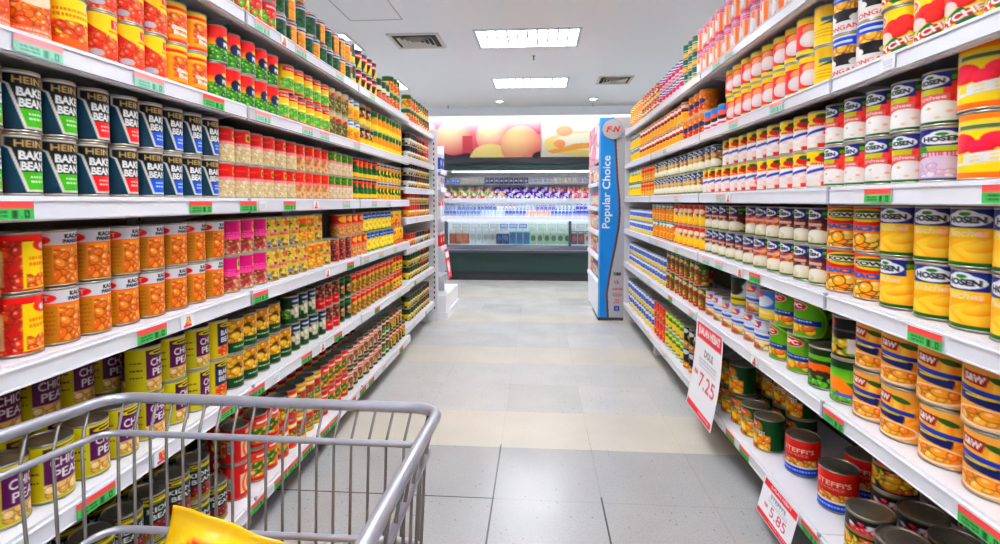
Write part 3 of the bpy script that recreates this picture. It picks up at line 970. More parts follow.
def f(n):
    a = Art((206, 44, 26), *n); a.blobs(0, .3, 1, .95, .15, [(240, 210, 130), (246, 190, 40), (196, 30, 30)], 22, 93); a.rect(0, 0, 1, .2, (200, 60, 30)); a.fruit(.6, .3, .16, .12, (250, 240, 220), (230, 190, 160)); a.fruit(.7, .75, .3, .2, (250, 220, 40), (236, 170, 20))
    return a
P('redfruit', 'fruit_can', 'red can with mixed fruit picture', .104, .125, f, 1)


def f(n):
    a = Art((240, 168, 20), *n); a.rect(0, 0, 1, .24, (40, 110, 60)); a.ell(.4, .14, .3, .1, (226, 236, 240)); a.blobs(0, .3, 1, .95, .13, PEACH, 26, 95, dark=.75)
    a.rect(0, .94, 1, 1, (20, 110, 50))
    return a
P('orajuice', 'peach_can', 'orange fruit can with green top', .1, .125, f, 0)


def f(n):
    a = Art((236, 240, 246), *n); a.rect(0, 0, 1, .1, (90, 150, 214)); a.poly([(0, .2), (1, .5), (1, .66), (0, .6)], (70, 130, 206)); a.ell(.3, .36, .2, .1, (220, 40, 50)); a.rect(0, .72, 1, .96, (246, 214, 20)); a.rect(.4, .3, .9, .38, (40, 70, 160))
    return a
P('milk', 'milk_can', 'white and blue milk can with yellow base', .09, .1, f, 0)
P('milktall', 'milk_can', 'tall white and blue milk can', .1, .122, f, 0)


def f(n):
    a = Art((240, 180, 70), *n); a.grad(0, 1, (238, 184, 96), (246, 180, 50))
    for k in range(7):
        a.fruit(.1 + .15 * k, .35 + .1 * (k % 3), .2, .07, (255, 210, 100), (240, 160, 40), 30 * k)
    a.poly([(.14, .1), (.46, .13), (.42, .32), (.16, .28)], (160, 20, 30)); a.text('S&W', .3, .21, .24, .12, W_, rot=6, bold=.05); a.ell(.56, .2, .12, .05, (60, 110, 30), rot=20)
    a.poly([(.08, .34), (.72, .42), (.72, .5), (.08, .43)], (26, 70, 170)); a.poly([(.1, .45), (.62, .51), (.6, .66), (.1, .58)], (24, 40, 110)); a.rect(.2, .48, .55, .52, (226, 206, 40))
    a.ell(.42, .82, .36, .16, (248, 236, 214)); a.ell(.42, .81, .32, .13, (236, 150, 40)); a.blobs(.16, .7, .7, .92, .09, [(250, 176, 50), (252, 200, 90), (240, 150, 30)], 16, 97, inside=a.em(.42, .81, .3, .12) <= 1)
    a.rect(0, 0, 1, .02, (206, 190, 150))
    return a
P('sw', 'peach_can', 'orange fruit can with blue bands', .118, .134, f, 2)


def f(n):
    a = Art((20, 60, 26), *n); a.rect(0, .18, 1, .3, (130, 190, 40)); a.poly([(0, .45), (.7, .38), (1, .5), (1, .6), (0, .6)], (240, 120, 20)); a.blobs(0, .56, 1, .72, .1, [(50, 34, 20), (90, 50, 20)], 12, 3, hi=None); a.blobs(0, .7, 1, 1, .06, PEA, 46, 5, asp=1); a.rect(.05, .62, .3, .7, (90, 110, 190))
    return a
P('vegmix', 'vegetable_can', 'green can of carrots and peas', .112, .132, f, 2)


def f(n):
    a = Art((60, 150, 40), *n); a.rect(0, 0, 1, .2, (14, 70, 30)); a.grad(.2, .5, (100, 180, 40), (170, 210, 70)); a.poly([(.1, .5), (.5, .4), (.9, .9), (.4, .92)], (240, 150, 20)); a.blobs(0, .74, 1, 1, .06, PEA, 40, 5, asp=1); a.rect(.4, .78, .8, .86, (110, 120, 200))
    return a
P('veggrn', 'vegetable_can', 'bright green can with carrot stripe', .108, .132, f, 2)


def f(n):
    a = Art((24, 22, 24), *n); a.ell(.25, .16, .2, .14, (206, 30, 40)); a.rect(.1, .28, 1, .34, (90, 90, 96)); a.blobs(.0, .4, 1, .92, .12, [(120, 30, 60), (226, 190, 60), (150, 170, 60), (240, 130, 50)], 20, 99); a.rect(.7, .5, .95, .85, W_)
    return a
P('cocktail', 'fruit_can', 'black can with berry picture', .1, .125, f, 1)


def f(n):
    a = Art((96, 160, 16), *n); m = a.em(.3, .62, .62, .62) <= 1
    a.put(m, (116, 176, 20)); a.put((a.em(.3, .62, .66, .66) <= 1) & ~m, (200, 220, 60)); a.ell(.34, .2, .27, .13, (240, 220, 220)); a.ell(.34, .2, .25, .115, (196, 20, 40)); a.text('SPC', .34, .2, .34, .12, W_, bold=.05)
    a.poly([(0, .5), (.85, .56), (.85, .7), (0, .66)], (20, 50, 150)); a.lines(.12, .57, .7, 1, .1, (200, 214, 240), 3, .035)
    a.blobs(.05, .7, .75, .98, .11, PEACH, 14, 101, inside=a.V > .7)
    return a
P('spc', 'peach_can', 'lime green fruit can with red oval', .118, .135, f, 2)


def f(n):
    a = Art((236, 238, 246), *n); a.rect(0, 0, 1, .04, (60, 110, 200)); a.poly([(.1, .08), (.62, .08), (.56, .3), (.18, .3)], (70, 120, 210)); a.ell(.36, .2, .25, .1, (214, 40, 40)); a.ell(.36, .16, .12, .08, (246, 190, 30)); a.text('Dole', .36, .21, .32, .09, W_, bold=.05)
    a.lines(.1, .36, .8, 2, .06, (120, 130, 160), 3, .02); a.poly([(0, .5), (1, .54), (1, .64), (0, .58)], (36, 100, 200)); a.ell(.85, .42, .09, .07, (40, 50, 140)); a.rect(0, .66, 1, 1, (226, 190, 110)); a.blobs(0, .68, 1, 1, .1, [(244, 200, 60), (238, 170, 40), (246, 226, 150), (206, 90, 50)], 26, 103); a.rect(.4, .7, .8, .8, (244, 238, 220))
    return a
P('dole', 'fruit_cocktail_can', 'white and blue fruit cocktail can', .108, .128, f, 2)


def f(n):
    a = Art((220, 232, 246), *n); a.poly([(.1, 0), (.9, 0), (.6, .5), (.3, .5)], (40, 70, 60)); a.ell(.5, .44, .24, .22, (60, 60, 30)); a.rect(0, .68, 1, 1, (226, 200, 30)); a.ell(.2, .2, .2, .1, (60, 110, 200)); a.rect(.1, .76, .9, .84, (90, 100, 40))
    return a
P('pineblue', 'pineapple_can', 'pale blue can with dark pineapple', .112, .128, f, 1)


def f(n):
    a = Art((70, 140, 214), *n); a.ell(.4, .36, .3, .2, (226, 236, 246)); a.rect(0, .62, 1, .96, (246, 214, 20)); a.rect(.2, .7, .9, .8, (246, 240, 200)); a.ell(.3, .16, .18, .08, (214, 40, 40))
    return a
P('blueyel', 'pineapple_can', 'blue can with yellow base', .104, .12, f, 1)


def f(n):
    a = Art((150, 40, 24), *n); a.rect(0, 0, 1, .3, (90, 110, 30)); a.blobs(0, .25, 1, .95, .13, [(226, 190, 40), (200, 60, 30), (110, 130, 40)], 22, 105)
    a.ell(.4, .18, .24, .1, (226, 200, 160))
    return a
P('redgrn', 'fruit_can', 'red and olive fruit can', .104, .125, f, 1)


def f(n):
    a = Art((206, 34, 20), *n); a.grad(0, .72, (220, 44, 20), (190, 20, 16)); a.text("STEFFI'S", .58, .3, .62, .13, (246, 226, 206), bold=.02); a.text('CHOICE', .58, .43, .42, .07, (236, 190, 160)); a.blobs(.3, .55, .95, .74, .09, [(226, 160, 40), (240, 190, 80), (206, 130, 30)], 22, 107); a.rect(0, .74, 1, .79, (240, 236, 230)); a.rect(0, .79, 1, 1, (20, 80, 190)); a.lines(.2, .86, .95, 1, .1, (170, 200, 246), 3, .05)
    return a
P('steffi', 'almond_jelly_can', 'red and blue dessert can', .118, .135, f, 2, 'dark')


def f(n):
    a = Art((14, 46, 44), *n); a.blobs(0, .48, 1, .95, .11, [(240, 190, 30), (226, 120, 30), (120, 130, 40), (250, 220, 80)], 30, 109); a.rect(0, .36, 1, .44, (176, 140, 80)); a.blobs(.35, .14, .75, .36, .06, [(240, 150, 170), (226, 60, 90), (250, 226, 230)], 16, 111, dark=.8); a.rect(0, .0, 1, .05, (150, 140, 110))
    return a
P('cocktailteal', 'fruit_cocktail_can', 'dark teal can with gold band', .122, .13, f, 2)


def f(n):
    a = Art((16, 84, 34), *n); a.rect(.62, 0, 1, 1, (8, 84, 40)); a.fruit(.34, .3, .12, .2, (200, 160, 60), (120, 96, 30)); a.ell(.2, .2, .16, .1, (220, 60, 40)); a.text('Dole', .2, .2, .2, .08, W_); a.lines(.1, .4, .5, 2, .06, W_, 4, .03)
    a.blobs(.05, .5, .62, .98, .12, [(250, 200, 20), (240, 160, 20), (226, 60, 30), (250, 220, 60)], 22, 113)
    a.rect(0, .97, 1, 1, (70, 130, 50))
    return a
P('tropical', 'tropical_fruit_can', 'dark green can with yellow fruit', .115, .13, f, 2)


def f(n):
    a = Art((20, 26, 22), *n); a.blobs(.0, .35, 1, .9, .12, [(60, 90, 40), (226, 80, 40), (240, 200, 60)], 20, 115); a.ell(.5, .2, .2, .12, (220, 226, 230)); a.rect(0, .9, 1, 1, (226, 120, 30))
    return a
P('blackveg', 'vegetable_can', 'black can with vegetable picture', .1, .125, f, 1)


def f(n):
    a = Art((226, 70, 24), *n); a.rect(0, 0, 1, .2, (206, 34, 50)); a.blobs(0, .35, 1, .7, .12, [(250, 150, 40), (240, 110, 20)], 14, 117); a.rect(0, .75, 1, .95, (226, 60, 30)); a.rect(0, .7, 1, .75, (50, 120, 50))
    return a
P('oratall', 'tomato_can', 'bright orange-red can', .09, .125, f, 1)


def f(n):
    a = Art((60, 140, 40), *n); a.rect(0, 0, 1, .3, (120, 190, 40)); a.ell(.5, .6, .3, .2, (246, 214, 40)); a.rect(0, .85, 1, 1, (226, 230, 220)); a.rect(.2, .1, .8, .22, (240, 236, 80))
    return a
P('grnlime', 'corn_can', 'lime green corn can', .09, .125, f, 1)


def label_grid(p, seg):
    n = RES[p['res'] if seg != 'far' else 0]
    p.setdefault('nodes', {})
    if n not in p['nodes']:
        p['nodes'][n] = p['fn'](n).nodes()
    return p['nodes'][n]


def can_meshes(key, near):
    """shared mesh data of one product: (tin body, lid, paper label), or one combined mesh where the parts are too small to see"""
    p = PROD[key]
    if near in p['mesh']:
        return p['mesh'][near]
    N = label_grid(p, 'near' if near else 'far')
    nv, nu = N.shape[:2]
    r, h = p['r'], p['h']
    rl = r * .975
    z0, z1 = h * .034, h * .966
    vs, cs, fs = [], [], []
    nt = nu * 2
    for j in range(nv):
        z = z1 + (z0 - z1) * j / (nv - 1)
        for i in range(nt):
            a = ((i % nu + .5) / nu - .5) * PI + (PI if i >= nu else 0)
            vs.append((rl * math.sin(a), -rl * math.cos(a), z)); cs.append(N[j, i % nu])
    for j in range(nv - 1):
        for i in range(nt):
            i2 = (i + 1) % nt
            fs.append((j * nt + i, (j + 1) * nt + i, (j + 1) * nt + i2, j * nt + i2))
    seg = 36 if near else 18
    b = MB()
    body = [(r * .80, .003), (r * .9, .003), (r * .94, 0), (r * .985, .0006), (r, .003), (r * .985, .0052), (rl * .985, h * .05), (rl * .985, h * .95), (r * .985, h - .0052), (r, h - .003), (r * .99, h - .0006), (r * .955, h), (r * .93, h - .001), (r * .915, h - .0045)]
    if near:
        b.lathe(body + [(r * .90, h - .0055)], seg)
        body_me = b.mesh(key + '_body', M['tin'])
        b = MB()
        b.lathe([(r * .3, h - .0058), (r * .912, h - .0055), (r * .90, h - .0036), (r * .80, h - .0036), (r * .78, h - .0044), (r * .62, h - .0044), (r * .60, h - .0038), (r * .56, h - .0044), (r * .02, h - .0042)], seg)
        lid_me = b.mesh(key + '_lid', M['tin'])
        me = bpy.data.meshes.new(key + '_label')
        me.from_pydata(vs, [], fs); me.materials.append(M['print'])
        set_print(me, np.array(cs, float)); me.polygons.foreach_set('use_smooth', [True] * len(fs)); me.update()
        p['mesh'][near] = (body_me, lid_me, me)
    else:
        b.lathe(body + [(r * .88, h - .0045), (r * .6, h - .004), (r * .02, h - .004)], seg)
        k = len(vs)
        me = bpy.data.meshes.new(key + '_can')
        me.from_pydata(vs + b.v, [], fs + [tuple(q + k for q in f_) for f_ in b.f])
        me.materials.append(M['print']); me.materials.append(M['tin'])
        me.polygons.foreach_set('material_index', [0] * len(fs) + [1] * len(b.f))
        me.polygons.foreach_set('use_smooth', [True] * len(fs) + b.sm)
        set_print(me, np.array(cs + [(200, 190, 175)] * len(b.v), float)); me.update()
        p['mesh'][near] = me
    return p['mesh'][near]
# ------------------------------------------------------------------ the room
FL, CE = 0.0, CAM_H + 1.5          # floor and ceiling heights
WX0, WX1, WY0, WY1 = -4.6, 4.6, -4.2, 8.85


def floor_material():
    m = bpy.data.materials.new('terrazzo_tiles')
    m.use_nodes = True
    nt = m.node_tree; N = nt.nodes; L = nt.links
    b = N['Principled BSDF']
    tc = N.new('ShaderNodeTexCoord')
    sp = N.new('ShaderNodeSeparateXYZ'); L.new(tc.outputs['Object'], sp.inputs[0])

    def math_(op, a, b_=None, c=None):
        n = N.new('ShaderNodeMath'); n.operation = op
        for i, v in enumerate((a, b_, c)):
            if v is None: continue
            if isinstance(v, (int, float)): n.inputs[i].default_value = v
            else: L.new(v, n.inputs[i])
        return n.outputs[0]
    T = .437
    tx = math_('DIVIDE', math_('ADD', sp.outputs[0], .178 + T * 40), T)
    ty = math_('DIVIDE', math_('ADD', sp.outputs[1], -2.043 + T * 40), T)
    fx, fy = math_('FRACT', tx), math_('FRACT', ty)
    ix, iy = math_('FLOOR', tx), math_('FLOOR', ty)
    # distance to the nearest joint
    ex = math_('SUBTRACT', .5, math_('ABSOLUTE', math_('SUBTRACT', fx, .5)))
    ey = math_('SUBTRACT', .5, math_('ABSOLUTE', math_('SUBTRACT', fy, .5)))
    e = math_('MINIMUM', ex, ey)
    cv = N.new('ShaderNodeCombineXYZ'); L.new(ix, cv.inputs[0]); L.new(iy, cv.inputs[1])
    wn = N.new('ShaderNodeTexWhiteNoise'); wn.noise_dimensions = '2D'; L.new(cv.outputs[0], wn.inputs['Vector'])
    cy = N.new('ShaderNodeCombineXYZ'); L.new(iy, cy.inputs[1])
    # beige rows: every fourth row of tiles, counted from the row two and a half metres in
    row = math_('COMPARE', math_('MODULO', math_('ADD', iy, -41 + 42), 3), 0, .1)
    ramp = N.new('ShaderNodeMix'); ramp.data_type = 'RGBA'
    ramp.inputs[6].default_value = (*lin((187, 186, 182)), 1); ramp.inputs[7].default_value = (*lin((199, 197, 192)), 1)
    L.new(wn.outputs['Value'], ramp.inputs[0])
    bei = N.new('ShaderNodeMix'); bei.data_type = 'RGBA'
    L.new(row, bei.inputs[0]); L.new(ramp.outputs[2], bei.inputs[6]); bei.inputs[7].default_value = (*lin((200, 193, 179)), 1)
    # cloudy wear
    nz = N.new('ShaderNodeTexNoise'); nz.inputs['Scale'].default_value = 3.5; nz.inputs['Detail'].default_value = 6; L.new(tc.outputs['Object'], nz.inputs['Vector'])
    w = N.new('ShaderNodeMix'); w.data_type = 'RGBA'; w.blend_type = 'MULTIPLY'; w.inputs[0].default_value = 1
    g = math_('MULTIPLY_ADD', nz.outputs['Fac'], .22, .87)
    gc = N.new('ShaderNodeCombineXYZ'); [L.new(g, gc.inputs[i]) for i in range(3)]
    # the first rows by the trolley are darker, greyer tiles
    nearmix = N.new('ShaderNodeMix'); nearmix.data_type = 'RGBA'; L.new(math_('LESS_THAN', iy, 40.5), nearmix.inputs[0])
    L.new(bei.outputs[2], nearmix.inputs[6]); nearmix.inputs[7].default_value = (*lin((168, 167, 165)), 1)
    L.new(nearmix.outputs[2], w.inputs[6]); L.new(gc.outputs[0], w.inputs[7])
    # fine grit and dark chips
    vo = N.new('ShaderNodeTexVoronoi'); vo.inputs['Scale'].default_value = 62; L.new(tc.outputs['Object'], vo.inputs['Vector'])
    vr = N.new('ShaderNodeSeparateColor'); L.new(vo.outputs['Color'], vr.inputs[0])
    chip = math_('MULTIPLY', math_('LESS_THAN', vo.outputs['Distance'], .26), math_('GREATER_THAN', vr.outputs[0], .955))
    gr = N.new('ShaderNodeTexNoise'); gr.inputs['Scale'].default_value = 170; gr.inputs['Detail'].default_value = 2; L.new(tc.outputs['Object'], gr.inputs['Vector'])
    grit = math_('MULTIPLY', math_('GREATER_THAN', gr.outputs['Fac'], .58), math_('SUBTRACT', .3, math_('MULTIPLY', row, .2)))
    chipc = math_('MULTIPLY', chip, math_('SUBTRACT', .75, math_('MULTIPLY', row, .5)))
    d = N.new('ShaderNodeMix'); d.data_type = 'RGBA'; L.new(math_('MAXIMUM', grit, chipc), d.inputs[0]); L.new(w.outputs[2], d.inputs[6]); d.inputs[7].default_value = (*lin((120, 116, 112)), 1)
    # joints: a few opened black, most faint
    jn = N.new('ShaderNodeTexNoise'); jn.inputs['Scale'].default_value = 1.1; jn.inputs['Detail'].default_value = 3; L.new(tc.outputs['Object'], jn.inputs['Vector'])
    near = math_('LESS_THAN', sp.outputs[1], 2.5)
    jw = math_('MULTIPLY_ADD', near, .004, .004)
    jm = math_('LESS_THAN', e, jw)
    # opened joints: along the aisle beside the trolley, and across it towards the left shelves
    lng = math_('MULTIPLY', math_('MULTIPLY', math_('LESS_THAN', ex, jw), math_('COMPARE', sp.outputs[0], .04, .26)), math_('LESS_THAN', math_('ADD', sp.outputs[1], math_('MULTIPLY', sp.outputs[0], 1.0)), 2.34))
    crs = math_('MULTIPLY', math_('MULTIPLY', math_('LESS_THAN', ey, jw), math_('LESS_THAN', sp.outputs[0], -.17)), math_('LESS_THAN', sp.outputs[1], 2.3))
    opn = math_('MULTIPLY', math_('MAXIMUM', lng, crs), math_('GREATER_THAN', jn.outputs['Fac'], .36))
    js = math_('MAXIMUM', math_('MULTIPLY', jm, math_('MULTIPLY_ADD', math_('GREATER_THAN', jn.outputs['Fac'], .58), .16, .10)), math_('MULTIPLY', opn, .86))
    f_ = N.new('ShaderNodeMix'); f_.data_type = 'RGBA'; L.new(js, f_.inputs[0]); L.new(d.outputs[2], f_.inputs[6]); f_.inputs[7].default_value = (*lin((50, 46, 44)), 1)
    L.new(f_.outputs[2], b.inputs['Base Color'])
    L.new(math_('MULTIPLY_ADD', nz.outputs['Fac'], .2, .12), b.inputs['Roughness'])
    b.inputs['Specular IOR Level'].default_value = .5
    return m


def struct(name, mb, m):
    return tag(mb.obj(name, m), kind='structure')


struct('floor', MB().box(WX0, WY0, -.1, WX1, WY1, 0), floor_material())
struct('wall_back', MB().box(WX0, WY1, 0, WX1, WY1 + .1, CE), M['white_paint'])
struct('wall_front', MB().box(WX0, WY0 - .1, 0, WX1, WY0, CE), M['white_paint'])
struct('wall_left', MB().box(WX0 - .1, WY0, 0, WX0, WY1, CE), M['white_paint'])
struct('wall_right', MB().box(WX1, WY0, 0, WX1 + .1, WY1, CE), M['white_paint'])
# dropped edge of the ceiling in front of the chiller's wall
struct('trim_1', MB().box(WX0, 8.36, CE - .13, WX1, 8.42, CE), M['ceiling'])

# ceiling with recesses for the lamps
LAMPS = []
for yc in (-2.37, -.56, 1.25, 3.06, 4.87, 6.68):
    for xc in (-2.2, -.1, 2.0):
        LAMPS.append((xc, yc))
LW, LD = .46, .25                 # half width, half depth of a fitting


def ceiling_mesh():
    """a slab cut by the lamp recesses"""
    xs = sorted({WX0, WX1} | {round(x + s * LW, 4) for x, _ in LAMPS for s in (-1, 1)})
    ys = sorted({WY0, WY1} | {round(y + s * LD, 4) for _, y in LAMPS for s in (-1, 1)})
    mb = MB()
    for i in range(len(xs) - 1):
        for j in range(len(ys) - 1):
            cx, cy = (xs[i] + xs[i + 1]) / 2, (ys[j] + ys[j + 1]) / 2
            hole = any(abs(cx - x) < LW and abs(cy - y) < LD for x, y in LAMPS)
            z0 = CE + (.08 if hole else 0)
            b = len(mb.v)
            mb.v += [(xs[i], ys[j], z0), (xs[i + 1], ys[j], z0), (xs[i + 1], ys[j + 1], z0), (xs[i], ys[j + 1], z0)]
            mb.f.append((b, b + 3, b + 2, b + 1)); mb.mi.append(0); mb.sm.append(False)
            if hole:
                q = [(xs[i], ys[j]), (xs[i + 1], ys[j]), (xs[i + 1], ys[j + 1]), (xs[i], ys[j + 1])]
                for k in range(4):
                    b = len(mb.v); (ax, ay), (bx, by) = q[k], q[(k + 1) % 4]
                    mb.v += [(ax, ay, CE), (bx, by, CE), (bx, by, CE + .08), (ax, ay, CE + .08)]
                    mb.f.append((b, b + 1, b + 2, b + 3)); mb.mi.append(0); mb.sm.append(False)
    mb.box(WX0, WY0, CE + .09, WX1, WY1, CE + .12)
    return mb


struct('ceiling', ceiling_mesh(), M['ceiling'])
# access hatch outline left of the first lamp
t = MB()
x0, x1, y0, y1 = -1.565, -1.12, 3.60, 4.30
for a in ((x0, y0, x1, y0 + .008), (x0, y1 - .008, x1, y1), (x0, y0, x0 + .008, y1), (x1 - .008, y0, x1, y1)):
    t.box(a[0], a[1], CE - .003, a[2], a[3], CE - .0005)
struct('trim_2', t, M['joint'])

# recessed lamps
frame = MB()
for a in ((-LW - .02, -LD - .02, LW + .02, -LD + .006), (-LW - .02, LD - .006, LW + .02, LD + .02), (-LW - .02, -LD + .006, -LW + .006, LD - .006), (LW - .006, -LD + .006, LW + .02, LD - .006)):
    frame.box(a[0], a[1], -.008, a[2], a[3], 0)
frame_me = frame.mesh('lamp_frame', M['louvre'])
dif = MB().box(-LW + .004, -LD + .004, .05, LW - .004, LD - .004, .062)
dif_me = dif.mesh('lamp_diffuser', M['lamp'])
lou = MB()
for k in range(1, 10):
    x = -LW + 2 * LW * k / 10; lou.box(x - .008, -LD + .006, .004, x + .008, LD - .006, .03)
for k in range(1, 4):
    y = -LD + 2 * LD * k / 4; lou.box(-LW + .006, y - .008, .004, LW - .006, y + .008, .03)
lou_me = lou.mesh('lamp_louvre', M['louvre'])
rows_ = {-2.37: None, -.56: None, 1.25: None, 3.06: None, 4.87: 'nearer', 6.68: 'farther'}
for (xc, yc) in LAMPS:
    o = empty('ceiling_light', (xc, yc, CE))
    side = {-2.2: 'over the left-hand aisle', -.1: 'over the aisle centre', 2.0: 'over the right-hand aisle'}[xc]
    if rows_[yc]:
        lab = '%s recessed louvred ceiling lamp %s' % (rows_[yc], side)
    else:
        lab = 'recessed louvred ceiling lamp %s, %s row from the back of the shop' % (side, ORD[[-2.37, -.56, 1.25, 3.06].index(yc) + 1])
    tag(o, lab, 'ceiling light', 'recessed ceiling lamps')
    link('frame', frame_me, o); link('diffuser', dif_me, o); link('louvre', lou_me, o)


def downlight(x, y, lab):
    o = empty('downlight', (x, y, CE)); tag(o, lab, 'ceiling light', 'round downlights')
    MB().lathe([(.05, -.012), (.075, -.012), (.08, -.004), (.08, 0), (.05, 0), (.048, -.006)], 28).obj('trim_ring', M['louvre'], o)
    MB().lathe([(.001, -.024), (.03, -.021), (.047, -.014), (.049, -.001), (.001, -.001)], 24).obj('lens', M['spot'], o)


downlight(-.58, 7.85, 'round white downlight left of the farther lamp, before the ceiling edge')
downlight(.80, 7.75, 'round white downlight right of the farther lamp, before the ceiling edge')


def vent(x, y, w, d, lab):
    o = empty('ceiling_vent', (x, y, CE)); tag(o, lab, 'vent', 'ceiling air vents')
    fr = MB()
    for a in ((-w / 2, -d / 2, w / 2, -d / 2 + .03), (-w / 2, d / 2 - .03, w / 2, d / 2), (-w / 2, -d / 2 + .03, -w / 2 + .03, d / 2 - .03), (w / 2 - .03, -d / 2 + .03, w / 2, d / 2 - .03)):
        fr.box(a[0], a[1], -.012, a[2], a[3], 0)
    fr.obj('frame', M['vent'], o)
    MB().box(-w / 2 + .03, -d / 2 + .03, -.002, w / 2 - .03, d / 2 - .03, -.0005).obj('hollow', M['vent_dark'], o)
    sl = MB()
    for k in range(1, 5):                                  # four-way diffuser: nested square cones
        q = k / 5.0; a, b = (w / 2 - .03) * q, (d / 2 - .03) * q; e = .022
        lo = [(-a, -b), (a, -b), (a, b), (-a, b)]; hi = [(-a + e, -b + e), (a - e, -b + e), (a - e, b - e), (-a + e, b - e)]
        for i in range(4):
            j = (i + 1) % 4; n = len(sl.v)
            sl.v += [(*lo[i], -.022), (*lo[j], -.022), (*hi[j], -.003), (*hi[i], -.003), (*[v * .985 for v in lo[i]], -.024), (*[v * .985 for v in lo[j]], -.024)]
            sl.f += [(n, n + 1, n + 2, n + 3), (n, n + 4, n + 5, n + 1)]; sl.mi += [0, 0]; sl.sm += [False, False]
    sl.obj('blade', M['vent'], o)


vent(-1.13, 4.87, .47, .44, 'square louvred air vent above the left shelves')
vent(.94, 6.60, .42, .42, 'square louvred air vent above the right shelves')

for x, y, lab in ((-.05, 5.45, 'between the two lamps'), (-1.42, 8.2, 'by the ceiling edge above left shelves'), (.84, 8.15, 'by the ceiling edge near right downlight')):
    o = empty('sprinkler', (x, y, CE)); tag(o, 'small sprinkler head hanging ' + lab, 'sprinkler')
    MB().lathe([(.022, -.004), (.022, 0), (.004, 0)], 16).obj('flange', M['louvre'], o)
    MB().lathe([(.002, -.045), (.014, -.044), (.014, -.041), (.005, -.038), (.006, -.02), (.009, -.004), (.002, -.003)], 12).obj('nozzle', M['steel'], o)

# tube hidden behind the dropped edge, washing the wall
o = empty('cove_light', (0, 8.50, CE - .03)); tag(o, 'long fluorescent tube tucked behind the ceiling edge', 'light')
MB().box(-4.4, -.03, .0, 4.4, .03, .028).obj('batten', M['louvre'], o)
MB().tube([(-4.38, 0, -.02), (4.38, 0, -.02)], .014, 10).obj('tube', mat('cove_tube', (255, 255, 255), emit=((250, 252, 255), 11.0)), o)

# ------------------------------------------------------------------ shelving
SHELF_D = .44


def bay(label, side, X, y0, y1, zs, depth=SHELF_D, last=False, joint=True, feet=True, hang=None):
    """one bay of shelving; side -1 left, +1 right; zs: board heights measured from lens height"""
    s = side
    o = empty('shelf_unit', (s * X, y0, 0))
    tag(o, label, 'shelf unit', 'white supermarket shelving bays')
    L = y1 - y0

    def bx(mb, a0, a1, b0, b1, z0, z1, m=0):       # a: depth from the front edge away from the aisle
        xa, xb = sorted((s * a0, s * a1)); return mb.box(xa, b0, z0, xb, b1, z1, m)
    top = CAM_H + zs[0] + .12
    bx(MB(), depth + .01, depth + .025, .0, L, .02, top).obj('back_panel', M['back'], o)
    for k, yy in enumerate([0.0] + ([L - .03] if last else [])):
        u = bx(MB(), depth - .03, depth + .008, yy, yy + .03, 0, top)
        for q in range(int(top / .06)):
            bx(u, depth - .0315, depth - .0305, yy + .011, yy + .019, .05 + q * .06, .08 + q * .06, 1)
        u.obj('upright', [M['upright'], M['slot']], o)
    for k, z in enumerate(zs):
        zz = CAM_H + z
        sh = MB()
        bx(sh, .010, depth, .002, L - .002, zz - .022, zz)
        bx(sh, 0, .012, .002, L - .002, zz - .050, zz + .001)              # folded front lip
        bx(sh, .012, .02, .002, L - .002, zz - .050, zz - .046)
        if k == len(zs) - 1 and feet:
            bx(sh, .05, .062, .01, L - .01, zz - .09, zz - .022)
        so = sh.obj('shelf', M['shelf'], o)
        rl = bx(MB(), -.006, 0, .007, L - .007, zz - .046, zz - .006)
        bx(rl, -.009, -.006, .007, L - .007, zz - .0095, zz - .006); bx(rl, -.009, -.006, .007, L - .007, zz - .046, zz - .043)
        rl.obj('price_rail', M['rail'], so)
        if joint:
            bx(MB(), -.0075, 0, .0, .010, zz - .050, zz + .0005).obj('rail_joint', M['joint'], so)
        br = MB()
        for yy in (.034,):
            n = len(br.v); pr = [(.06, -.022), (depth - .03, -.022), (depth - .03, -.11), (depth - .08, -.10), (.06, -.030)]
            br.v += [(s * a, yy, zz + c) for a, c in pr] + [(s * a, yy + .006, zz + c) for a, c in pr]
            br.f += [tuple(n + i for i in range(5)), tuple(n + 5 + i for i in reversed(range(5)))] + [(n + i, n + 5 + i, n + 5 + (i + 1) % 5, n + (i + 1) % 5) for i in range(5)]
            br.mi += [0] * 7; br.sm += [False] * 7
        if k < len(zs) - 1:
            br.obj('bracket', M['upright'], so)
    if feet:
        zb = CAM_H + zs[-1] - .022
        for yy in ([.03] if not last else [.03, L - .07]):
            f_ = bx(MB(), .05, depth - .03, yy, yy + .035, .012, zb)
            bx(f_, .06, .1, yy + .004, yy + .031, 0, .012)
            f_.obj('leg', M['upright'], o)
    return o


LZ = [.65, .329, .009, -.314, -.646, -1.05]
RZ = [.68, .36, .04, -.273, -.598, -1.005]
LX, RX = 1.0, .855
LY = [-.53, .60, 1.73, 2.85, 3.98]
RY = [-.90, .34, 1.594, 2.83, 4.03, 5.225]
for k in range(4):
    bay('white shelving bay on the left, %s from the near end' % ORD[k + 1], -1, LX, LY[k], LY[k + 1], LZ, joint=k > 0)
FZ = [.648, .355, .11, -.135, -.375, -.655, -1.0]
FX = 1.03
bay('white shelving bay with closer shelves at the far end of the left run', -1, FX, 3.985, 5.10, FZ, last=True, joint=False)
for k in range(5):
    bay('white shelving bay on the right, %s from the near end' % ORD[k + 1], 1, RX, RY[k], RY[k + 1], RZ, last=k == 4, joint=k > 0)
